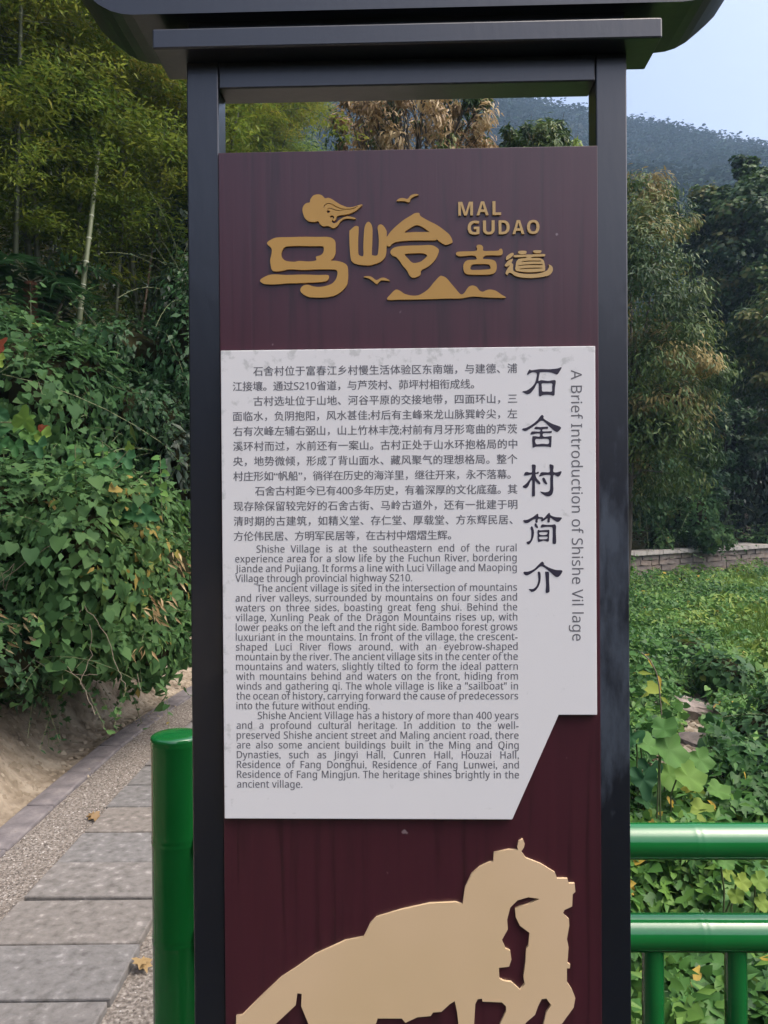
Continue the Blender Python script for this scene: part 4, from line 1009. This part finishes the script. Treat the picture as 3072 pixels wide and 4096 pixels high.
# ------------------------------------------------------------------ right: vine-covered field
L = Leaves()
def scatter_field(n, ymin, ymax, size, tmpl, base, amp, th=.22, pw=1.0, a0=.02, a1=.75):
    yy = ymin + (ymax - ymin) * rng.random(n) ** pw
    xx = yy * rng.uniform(a0, a1, n)
    ok = (xx > .45 + cshift(yy)) & (yy < wall_y(xx) - .1) & (np.minimum(np.hypot(xx - 2.72 - .25, (yy - 9.7)), 9) > .05)
    xx, yy = xx[ok], yy[ok]; n = len(xx)
    bare = (np.abs(xx - .398 * yy + .25 * np.sin(yy * 2)*.4) < .30 * rng.uniform(.5, 1.1, n)) & (yy > 6.1) & (yy < 9.9)
    xx, yy = xx[~bare], yy[~bare]; n = len(xx)
    lump = .20 * fbm(np.stack([xx * 1.5, yy * 1.1, 0 * xx], -1), 3)
    gap = (vnoise(np.stack([xx * 3.2, yy * 2.4, 0 * xx], -1)) > -.45) | (rng.random(n) < .25)
    xx, yy, lump = xx[gap], yy[gap], lump[gap]; n = len(xx)
    P = np.stack([xx, yy, ground(xx, yy) + lump * 1.3 + th * rng.random(n) ** .7 + .03], -1)
    N = UP * 1.0 + np.array([-.1, -.55, 0]) + rng.normal(0, .6, (n, 3))
    Tp = np.array([.35, -.8, -.35]) + rng.normal(0, .7, (n, 3))
    L.add(P, N, Tp, size * (1 + .35 * rng.normal(0, 1, n)).clip(.45, 1.8), tmpl, np.where(rng.random(n) < .006, 1.0, np.minimum(tints(P, .9, base, amp, .16), .95)))
scatter_field(26000, 2.9, 7.5, .068, HEART, .5, .4, th=.3)
scatter_field(9000, 2.9, 7.5, .075, LOBE, .45, .4, th=.3)
scatter_field(9000, 2.9, 7.5, .10, LANCE, .6, .3, th=.32)
scatter_field(34000, 7, 15, .07, HEART, .5, .45, th=.32)
scatter_field(26000, 7, 16, .10, LANCE2, .6, .4, th=.36)
scatter_field(46000, 14, 30, .085, HEARTL, .5, .45, th=.34)
scatter_field(40000, 14, 30, .13, LANCE2, .65, .4, th=.4)
tag(L.build('vine_ground_cover', M['kudzu']), 'dense green climbing vines covering the low field', kind='stuff')
# brighter grass at the right of the field
L = Leaves(); n = 30000
yy = rng.uniform(11, 26, n); xx = yy * rng.uniform(.44, .62, n); ok = yy < wall_y(xx) - .2; xx, yy = xx[ok], yy[ok]; n = len(xx)
P = np.stack([xx, yy, ground(xx, yy) + .12], -1)
L.add(P, rdir(n) * np.array([1, 1, .2]), UP + rng.normal(0, .35, (n, 3)), rng.uniform(.12, .32, n), BLADE, tints(P, .4, .5, .4))
tag(L.build('field_grass', M['grass']), 'bright yellowish grass in the far right part of the field', kind='stuff')
# two long stones in the field
for px, py, D, (a, b, c_), lb in ((2745, 2838, 9.5, (.42, .3, .14), 'flat pinkish boulder lying in the gap of the ground vines'), (2800, 3000, 6.9, (.22, .25, .13), 'lower weathered stone half buried in the vines'), (2680, 2800, 10.2, (.2, .2, .08), 'small flat stone behind the pinkish boulder')):
    p = at(px, py, D); mb = MB(); vs = []; fs = []; nu, nv = 14, 9
    for i in range(nv + 1):
        for j in range(nu):
            u = math.pi * i / nv; v_ = 2 * math.pi * j / nu
            dd = np.array([math.sin(u) * math.cos(v_), math.sin(u) * math.sin(v_), math.cos(u)])
            dd = np.sign(dd) * np.abs(dd) ** .7
            k = 1 + .22 * float(fbm((dd * 1.7 + px)[None], 3)[0]); vs.append(tuple(dd * np.array([a, b, c_]) * k))
    for i in range(nv):
        for j in range(nu): fs.append((i * nu + j, (i + 1) * nu + j, (i + 1) * nu + (j + 1) % nu, i * nu + (j + 1) % nu))
    mb.add(vs, fs); o = mb.build('boulder', M['stone'], loc=p); o.rotation_euler = (0, R(9), .3); tag(o, lb, 'stone')
L = Leaves(); n = 3600
yy = rng.uniform(6.0, 10.0, n); xx = .398 * yy + rng.normal(0, .22, n)
P = np.stack([xx, yy, ground(xx, yy) + .02], -1)
L.add(P, UP + rng.normal(0, .4, (n, 3)), rdir(n), .02 + .10 * rng.random(n) ** 3, CL, rng.random(n))
tag(L.build('field_rubble', M['clod']), 'patch of bare earth and rubble between the vines', kind='stuff')
shrub('field_bush', 'darker leafy mound in the vine field at the right edge', 'shrub', [ell(3030, 2950, 6.9, 120, 110, .45), ell(3130, 2880, 7.0, 120, 120, .5)], M['ivy_dark'], HEART, .07, 420, kw=dict(kwv, base=.7, amp=.3), shoots=8)
shrub('field_bush', 'dark low mound in the vine field behind the pinkish boulder', 'shrub', [ell(2880, 2690, 9.9, 120, 90, .6), ell(2780, 2610, 11.5, 90, 60, .6)], M['ivy_dark'], HEART, .075, 330, kw=dict(kwv, base=.75, amp=.3), shoots=8)
sprig('withered_stalk', 'thin orange stalk with yellow leaves standing in the vines beside the sign column', 7.6, [(2650, 2900, -.2), (2640, 2790, -.2), (2636, 2740, -.2), (2625, 2690, -.2), (2600, 2640, -.2), (2565, 2610, -.2)],
      [(2550, 2690, 60, 0, .8, LANCE), (2590, 2745, 60, 20, .8, HEART), (2640, 2785, 55, 40, .8, LANCE), (2600, 2770, 50, 160, .78, LANCE), (2590, 2630, 45, 60, .93, LANCE), (2632, 2700, 55, 80, .93, LANCE), (2636, 2740, 45, 90, .93, LANCE)], r=.006, cat='plant')
# large-leaved gourd plant behind the rail
def gourd(label, D, leaves):
    c0 = at(leaves[0][0], 3300, D); root = empty('gourd_plant', (c0.x, c0.y, float(ground(c0.x, c0.y)))); tag(root, label, 'plant')
    o0 = Vector(root.location); mb = MB()
    for (x, y, sz, ang, tint, tm) in leaves:
        p = at(x, y, D + random.uniform(-.3, .3)) - o0
        dr = Vector((math.cos(R(ang)), -.35, -math.sin(R(ang)) * .8)).normalized()
        nm_ = Vector((random.uniform(-.25, .25), -.45, .9)); nm_ = (nm_ - dr * nm_.dot(dr)).normalized(); xx_ = dr.cross(nm_)
        o = link('leaf', big_leaf(tint, tm), root); o.matrix_local = Matrix.Translation(p) @ Matrix((xx_, dr, nm_)).transposed().to_4x4() @ Matrix.Scale(sz * D / F, 4)
        mb.tube([p, p + Vector((random.uniform(-.05, .05), .05, -.2)), Vector((p.x * .8, p.y, 0.0))], .006, 5)
    mb.build('leaf_stalks', M['vinestem'], root)
gourd('gourd vine with broad yellow-green leaves just above the top rail beside the sign', 5.6,
      [(2560, 2960, 120, 30, .5, GOURD), (2650, 2960, 140, 60, .5, GOURD), (2620, 2920, 110, -20, .45, GOURD), (2540, 2920, 110, 120, .15, TUNG), (2660, 3060, 130, 70, .6, GOURD), (2720, 3080, 130, 40, .62, GOURD), (2600, 3050, 110, 100, .1, TUNG), (2570, 3080, 120, 90, .05, TUNG),
       (2780, 3010, 110, 60, .5, GOURD), (2760, 3170, 120, 80, .76, GOURD), (2770, 3230, 100, 20, .72, GOURD), (2820, 3240, 110, 100, .8, GOURD), (2730, 3150, 80, -40, .84, GOURD), (2840, 3150, 100, 20, .55, GOURD), (2950, 3240, 130, 10, .74, GOURD), (3040, 3260, 90, 0, .74, GOURD), (2560, 3180, 110, 40, .3, TUNG), (2600, 3220, 100, 30, .35, TUNG)])
gourd('fallen gourd vine with yellowing round leaves between the two rails', 4.4,
      [(2900, 3480, 60, 60, .72, GOURD), (2950, 3510, 70, 50, .74, GOURD), (2940, 3560, 60, 90, .7, GOURD), (3020, 3500, 80, 60, .66, GOURD), (2880, 3440, 70, 20, .5, GOURD), (2850, 3580, 60, -20, .5, GOURD), (3030, 3590, 70, 60, .7, GOURD), (3010, 4070, 90, 20, .93, TUNG), (3000, 4000, 80, 20, .7, GOURD)])

# stone retaining wall and path at the far side of the field
wall = empty('stone_wall', (6.8, 24.5, -1.1), math.atan(0.6)); tag(wall, 'low rough stone retaining wall with pale coping slabs across the far side of the field', 'wall')
ln = 13.0
mb = MB(); mb.box(0, ln, .12, .5, -.3, 1.0); mb.build('wall_core', M['soil'], wall)
rs = random.Random(3); z = -.1; row = 0
while z < .92:
    h = rs.uniform(.16, .25); x = rs.uniform(-.3, 0)
    while x < ln:
        w_ = rs.uniform(.28, .75)
        mb = MB(); mb.box(-w_ / 2 + .012, w_ / 2 - .012, rs.uniform(-.03, .02), .14, -h / 2 + .01, h / 2 - .01)
        if 0 < x < 7.5 or row % 2: pass
        o = mb.build('stone', M['stone'], wall, loc=(x + w_ / 2, 0, z + h / 2)); o.rotation_euler = (rs.uniform(-.05, .05), rs.uniform(-.09, .09), rs.uniform(-.10, .10))
        x += w_
    z += h; row += 1
x = 0
while x < ln:
    w_ = rs.uniform(.55, .9)
    mb = MB(); mb.box(0.008, w_ - .008, -.12, .62, 0, .14); mb.build('coping_slab', M['coping'], wall, bevel=.01, loc=(x, 0, 1.0 + rs.uniform(-.01, .015))); x += w_
L = Leaves(); n = 5000
u = rng.uniform(0, ln, n); msk = vnoise(np.stack([u * .9, 0 * u, 0 * u], -1)) > .0
u = u[msk]; n = len(u); hh = rng.random(n) ** 1.2 * 1.05
q = np.stack([u, rng.uniform(-.22, .0, n), hh], -1)
L.add(q, np.array([0, -1, .4]) + rng.normal(0, .4, (n, 3)), DOWN + rng.normal(0, .4, (n, 3)), rng.uniform(.07, .14, n), HEARTL, rng.uniform(.3, .8, n))
o = L.build('hanging_vines', M['kudzu']); o.location = wall.location; o.rotation_euler = wall.rotation_euler; tag(o, 'green vines hanging over parts of the stone retaining wall', kind='stuff')
# second, lighter parapet behind on the right
p = at(2880, 2185, 29.5)
w2 = empty('low_parapet', (p.x, p.y, p.z - .5), math.atan(.25)); tag(w2, 'pale low parapet behind the stone wall at the right edge', 'wall')
mb = MB(); mb.box(0, 8, 0, .3, -.3, .5); mb.build('parapet_body', M['stone'], w2)
mb = MB(); mb.box(-.05, 8, -.06, .4, .5, .6); mb.build('parapet_coping', M['coping'], w2, bevel=.01)

# ------------------------------------------------------------------ trees
def tree(name, label, base, crowns, m, tmpl, size, n, trunk_r=.16, cat='tree', group=None, clumps=40, cr=.32, base_t=.45, amp=.3, hang=.6, limbs=9, barkm=None, flat=.75, second=None, depth=1.0, scat=.5):
    base = Vector(base); root = empty(name, base); tag(root, label, cat, group)
    L = Leaves(); L2 = Leaves(); cs = []
    tot = sum(r[0] * r[2] for c, r in crowns)
    for c, r in crowns:
        c = np.asarray(c) - np.array(base)
        K = max(14, int(clumps * (r[0] * r[2]) / tot))
        dr = rdir(K * 2); dr = dr[:K]
        k = rng.uniform(.45, 1.0, K) ** .5
        cc = c + dr * r * k[:, None]
        for q, dv in zip(cc, dr):
            m_ = int(n * (r[0] * r[2]) / tot / K)
            rad = cr * min(r) * rng.uniform(.6, 1.3)
            d2 = rdir(m_); P = q + d2 * rad * (rng.random((m_, 1)) ** .45 * (1 + .5 * rng.random((m_, 1)) ** 6)) * np.array([1.15, 1.15, flat])
            N = .9 * d2 + .5 * dv + .45 * UP + rng.normal(0, .35, (m_, 3)); Tp = hang * DOWN + .6 * dv + rng.normal(0, .55, (m_, 3))
            tt = base_t + rng.normal(0, .5 * amp) + rng.normal(0, .13, m_)
            if second is None or rng.random() > second[1]:
                L.add(P, N, Tp, size * rng.uniform(.6, 1.35, m_), tmpl, tt)
            else: L2.add(P, N, Tp, size * rng.uniform(.6, 1.35, m_), tmpl, tt)
            cs.append(q)
    cmid = np.asarray(crowns[0][0]) - np.array(base)
    top = Vector(cmid)
    mb = MB(); k1 = Vector((top.x * .3 + .1, top.y * .3, top.z * .45)); mb.tube([(0, 0, -.3), k1 * .5 + Vector((.05, 0, 0)), k1, Vector((top.x * .8, top.y * .8, top.z * .85)), top], [trunk_r * 1.25, trunk_r, trunk_r * .85, trunk_r * .5, trunk_r * .25], 9)
    mb.build('trunk', barkm or M['bark'], root)
    mb = MB()
    for i in rng.choice(len(cs), min(limbs, len(cs)), replace=False):
        q = Vector(cs[i]); st = k1.lerp(top, random.random() * .7); md = st.lerp(q, .5) + Vector((random.uniform(-.2, .2), random.uniform(-.2, .2), .15 * (q - st).length))
        mb.tube([st, md, q], [trunk_r * .35, trunk_r * .2, trunk_r * .08], 5)
        for _ in range(3):
            e = q + Vector(rdir(1)[0]) * .5; mb.tube([md.lerp(q, random.uniform(.2, .8)), e], [trunk_r * .08, trunk_r * .03], 4)
    mb.build('limbs', barkm or M['bark'], root)
    L.build('crown', m, root)
    if L2.n: L2.build('crown', second[0], root)['label'] = 'withered brown part of the crown'
    return root
def gpos(px, D):
    p = at(px, 2100, D); return (p.x, p.y, float(ground(p.x, p.y)))
# chestnut to the right of the sign
tree('chestnut_tree', 'chestnut tree with drooping yellowish leaves right beside the sign column', gpos(2480, 21),
     [ell(2540, 1350, 21, 210, 560, 2.4), ell(2700, 1480, 20.5, 180, 220, 1.6), ell(2600, 1750, 20.5, 210, 240, 1.8), ell(2560, 800, 22, 130, 120, 1.2), ell(2620, 960, 22, 120, 130, 1.2)], M['chestnut'], LANCE2, .18, 38000, clumps=140, cr=.5, hang=1.0, base_t=.45, amp=.5, second=(M['goldleaf'], .10))
# chestnuts seen through the opening
tree('chestnut_tree', 'chestnut tree with withered brown leaves in the middle of the sign opening', gpos(1640, 15),
     [ell(1640, 620, 15, 330, 300, 2.0), ell(1850, 500, 15, 140, 120, 1), ell(1440, 520, 15, 120, 110, .9), ell(1700, 430, 15, 200, 70, .9)], M['chestnut'], LANCE2, .15, 17000, clumps=170, cr=.15, hang=1.2, base_t=.45, amp=.4, limbs=60, second=(M['dryleaf'], .72), flat=1.2)
tree('chestnut_tree', 'small olive chestnut top at the right end of the sign opening', gpos(2120, 16),
     [ell(2130, 680, 16, 130, 170, 1.2), ell(2080, 560, 16, 70, 60, .5), ell(2210, 560, 16, 60, 60, .5)], M['chestnut'], LANCE2, .15, 7000, clumps=60, cr=.3, hang=1.0, base_t=.45, amp=.5, limbs=16)
tree('leafy_tree', 'tree tip barely rising over the board edge at the right end of the opening', gpos(2290, 17), [ell(2290, 650, 17, 50, 100, .6)], M['bamboo_light'], LANCE, .18, 500, clumps=10, trunk_r=.06)
# big dark trees at right
tree('camphor_tree', 'tall dark evergreen tree with a pointed top at the right edge', gpos(2960, 34),
     [ell(2960, 1050, 34, 190, 300, 4), ell(2975, 780, 34, 75, 150, 1.3), ell(2860, 900, 34, 110, 150, 2), ell(3080, 900, 34, 130, 180, 2.5), ell(3000, 1350, 34, 260, 260, 3.5)], M['camphor'], TUFT, .19, 60000, trunk_r=.35, clumps=260, cr=.34, hang=.2, base_t=.5, amp=.5)
tree('leafy_tree', 'rounded mid-green tree between the chestnut and the tall dark tree', gpos(2790, 40),
     [ell(2790, 1200, 40, 150, 300, 3), ell(2760, 980, 40, 90, 110, 2), ell(2800, 1600, 38, 180, 250, 3)], M['camphor'], TUFT, .2, 26000, trunk_r=.3, clumps=110, hang=.2, base_t=.6, amp=.4)
tree('leafy_tree', 'lower bushy green tree at the right edge below the tall dark one', gpos(3260, 27),
     [ell(3060, 1330, 27, 120, 130, 1.8), ell(3080, 1560, 27, 110, 200, 1.6), ell(3200, 1400, 27, 200, 300, 2)], M['camphor'], OVAL2, .2, 14000, trunk_r=.2, clumps=90, hang=.4, base_t=.8, amp=.5)
tree('leafy_tree', 'dark spreading tree whose shade hides the far path', gpos(2900, 31),
     [ell(2870, 1760, 31, 170, 200, 2.2), ell(2780, 1960, 29, 120, 110, 1.4)], M['ivy_dark'], OVAL2, .2, 15000, trunk_r=.22, clumps=90, hang=.4, base_t=.6, amp=.4)
# shrubs behind the far wall
shrub('forest_shrub', 'dark thicket in the shade under the tall evergreen beyond the wall', 'shrub', [ell(2960, 1850, 31.5, 170, 300, 1.6), ell(2820, 2000, 31, 110, 180, 1.5), ell(3120, 1900, 31, 120, 300, 1.5)], M['dark'], OVAL2, .2, 110, kw=dict(kwv, base=.35, amp=.3, shell=.5))  # near-black leaf colour stands in for the deep shade under the canopy
shrub('wall_shrub', 'dark glossy shrub overhanging the stone wall next to the sign', 'shrub', [ell(2580, 1950, 27, 170, 170, 1.5), ell(2500, 1800, 26.5, 180, 200, 2), ell(2420, 1970, 26.5, 160, 170, 1.3)], M['ivy_dark'], OVAL2, .17, 200, kw=dict(kwv, base=.75, amp=.4))
shrub('wall_shrub', 'bright green vine-covered bush behind the stone wall', 'shrub', [ell(2760, 2060, 27.3, 120, 110, 1.0), ell(2720, 1990, 27, 70, 60, .8), ell(2840, 2150, 27, 90, 60, .8), ell(2640, 2165, 26.6, 50, 50, .4)], M['ivy'], HEARTL, .13, 300, kw=dict(kwv, base=.55, amp=.3))
shrub('wall_shrub', 'green bush at the right edge behind the pale parapet', 'shrub', [ell(3060, 2160, 30, 60, 40, .7), ell(3140, 2120, 30, 80, 80, .7)], M['ivy'], HEARTL, .13, 260, kw=dict(kwv, base=.5, amp=.3))
# dark wood filling the valley floor behind
L = Leaves(); n = 90000
yy = rng.uniform(34, 75, n); xx = yy * rng.uniform(-.28, .75, n)
hh = 1.5 + 9 * smooth((yy - 34) / 16) + 1.5 * fbm(np.stack([xx * .2, yy * .2, 0 * xx], -1), 2)
P = np.stack([xx, yy, ground(xx, yy) + hh * (1 - rng.random(n) ** 2)], -1)
L.add(P, UP + np.array([0, -.6, 0]) + rng.normal(0, .5, (n, 3)), rdir(n) + DOWN * .3, rng.uniform(.25, .6, n), OVAL2, tints(P, .15, .4, .4))
tag(L.build('valley_wood', M['camphor']), 'dark mixed wood filling the valley behind the field', kind='stuff')

# ------------------------------------------------------------------ far hill
def ridge(x): return 186 - (x - 55) * .217 + 3.0 * vnoise(np.stack([x * .03, 0 * x, 0 * x], -1).reshape(-1, 3)).reshape(np.shape(x))
def hill_z(x, y):
    t = np.clip((y - 70) / 280, 0, 1)
    b = ridge(x) * (0.15 * t + .85 * t ** 1.15)
    nz = fbm(np.stack([x * .012, y * .012, 0 * x], -1).reshape(-1, 3), 3).reshape(x.shape)
    b = b + 14 * nz * np.sin(np.pi * np.clip(t, 0, 1))
    return np.where(y > 350, ridge(x) - (y - 350) * .5, b) + .2 * 0
xs2 = np.linspace(-260, 420, 90); ys2 = np.linspace(75, 470, 70)
X, Y = np.meshgrid(xs2, ys2); Z = hill_z(X, Y)
nx = len(xs2); i, j = np.meshgrid(np.arange(nx - 1), np.arange(len(ys2) - 1)); a = (j * nx + i).ravel()
me = bpy.data.meshes.new('hill'); me.from_pydata(np.stack([X, Y, Z], -1).reshape(-1, 3).tolist(), [], np.stack([a, a + 1, a + nx + 1, a + nx], -1).tolist())
tag(link('hill', me, None, M['litter']), kind='structure')
L = Leaves()
K = 9000
y_ = 80 + 275 * rng.random(K) ** .8; x_ = y_ * rng.uniform(-.45, .72, K)
K2 = 900; x_ = np.concatenate([x_, rng.uniform(-60, 230, K2)]); y_ = np.concatenate([y_, rng.uniform(340, 356, K2)]); K += K2
z_ = hill_z(x_, y_)
per = 13
hgt = rng.uniform(3.5, 8, K); rad = rng.uniform(1.6, 3.6, K)
tb = .5 + .3 * vnoise(np.stack([x_ * .03, y_ * .03, 0 * x_], -1)) + rng.normal(0, .15, K)
dd = rdir(K * per); idx = np.repeat(np.arange(K), per)
P = np.stack([x_, y_, z_ + hgt * .6], -1)[idx] + dd * np.stack([rad, rad, hgt * .55], -1)[idx] * (rng.random((K * per, 1)) ** .35)
L.add(P, dd * .6 + UP * .7 + rng.normal(0, .15, dd.shape), rdir(K * per), rng.uniform(.9, 1.9, K * per), TUFT, tb[idx] + rng.normal(0, .08, K * per))
tag(L.build('hill_forest', M['farwood']), 'forest covering the far blue hill', kind='stuff')
# the other valley side behind the camera, only felt as reflection and shade
L = Leaves(); K = 1500
y_ = -rng.uniform(20, 58, K); x_ = rng.uniform(-58, 80, K); per = 24
z_ = ground(x_, y_); idx = np.repeat(np.arange(K), per); dd = rdir(K * per)
hgt = rng.uniform(3, 6, K); rad = rng.uniform(1.5, 3, K)
P = np.stack([x_, y_, z_ + hgt * .6], -1)[idx] + dd * np.stack([rad, rad, hgt * .55], -1)[idx] * (rng.random((K * per, 1)) ** .35)
L.add(P, dd + UP * .5, rdir(K * per), rng.uniform(.8, 1.6, K * per), TUFT, .4 + rng.normal(0, .15, K * per))
tag(L.build('wood_behind', M['farwood']), 'wood on the valley side behind the viewer', kind='stuff')

# ------------------------------------------------------------------ haze
mb = MB(); mb.box(-330, 480, -62, 480, -3, 290)
hz = mb.build('haze', None); hz.data.materials.clear()
hm = bpy.data.materials.new('haze_air'); hm.use_nodes = True; n_ = hm.node_tree
n_.nodes.remove(n_.nodes['Principled BSDF'])
pv = n_.nodes.new('ShaderNodeVolumePrincipled'); pv.inputs['Color'].default_value = (0.52, 0.74, 1.0, 1); pv.inputs['Density'].default_value = 0.00065
pv.inputs['Anisotropy'].default_value = 0.2
n_.links.new(pv.outputs[0], n_.nodes['Material Output'].inputs['Volume'])
hz.data.materials.append(hm); tag(hz, 'thin blue air haze over the valley', kind='stuff')
# leaf and branch masses, dark bush hulls and small repeated parts
for o_ in bpy.data.objects:
    if o_.name.split('.')[0] in ('shade_core', 'node_rings', 'foliage', 'branches', 'limbs', 'crown', 'shoots', 'roof_tiles', 'leaf_stalks'):
        o_['kind'] = 'stuff'
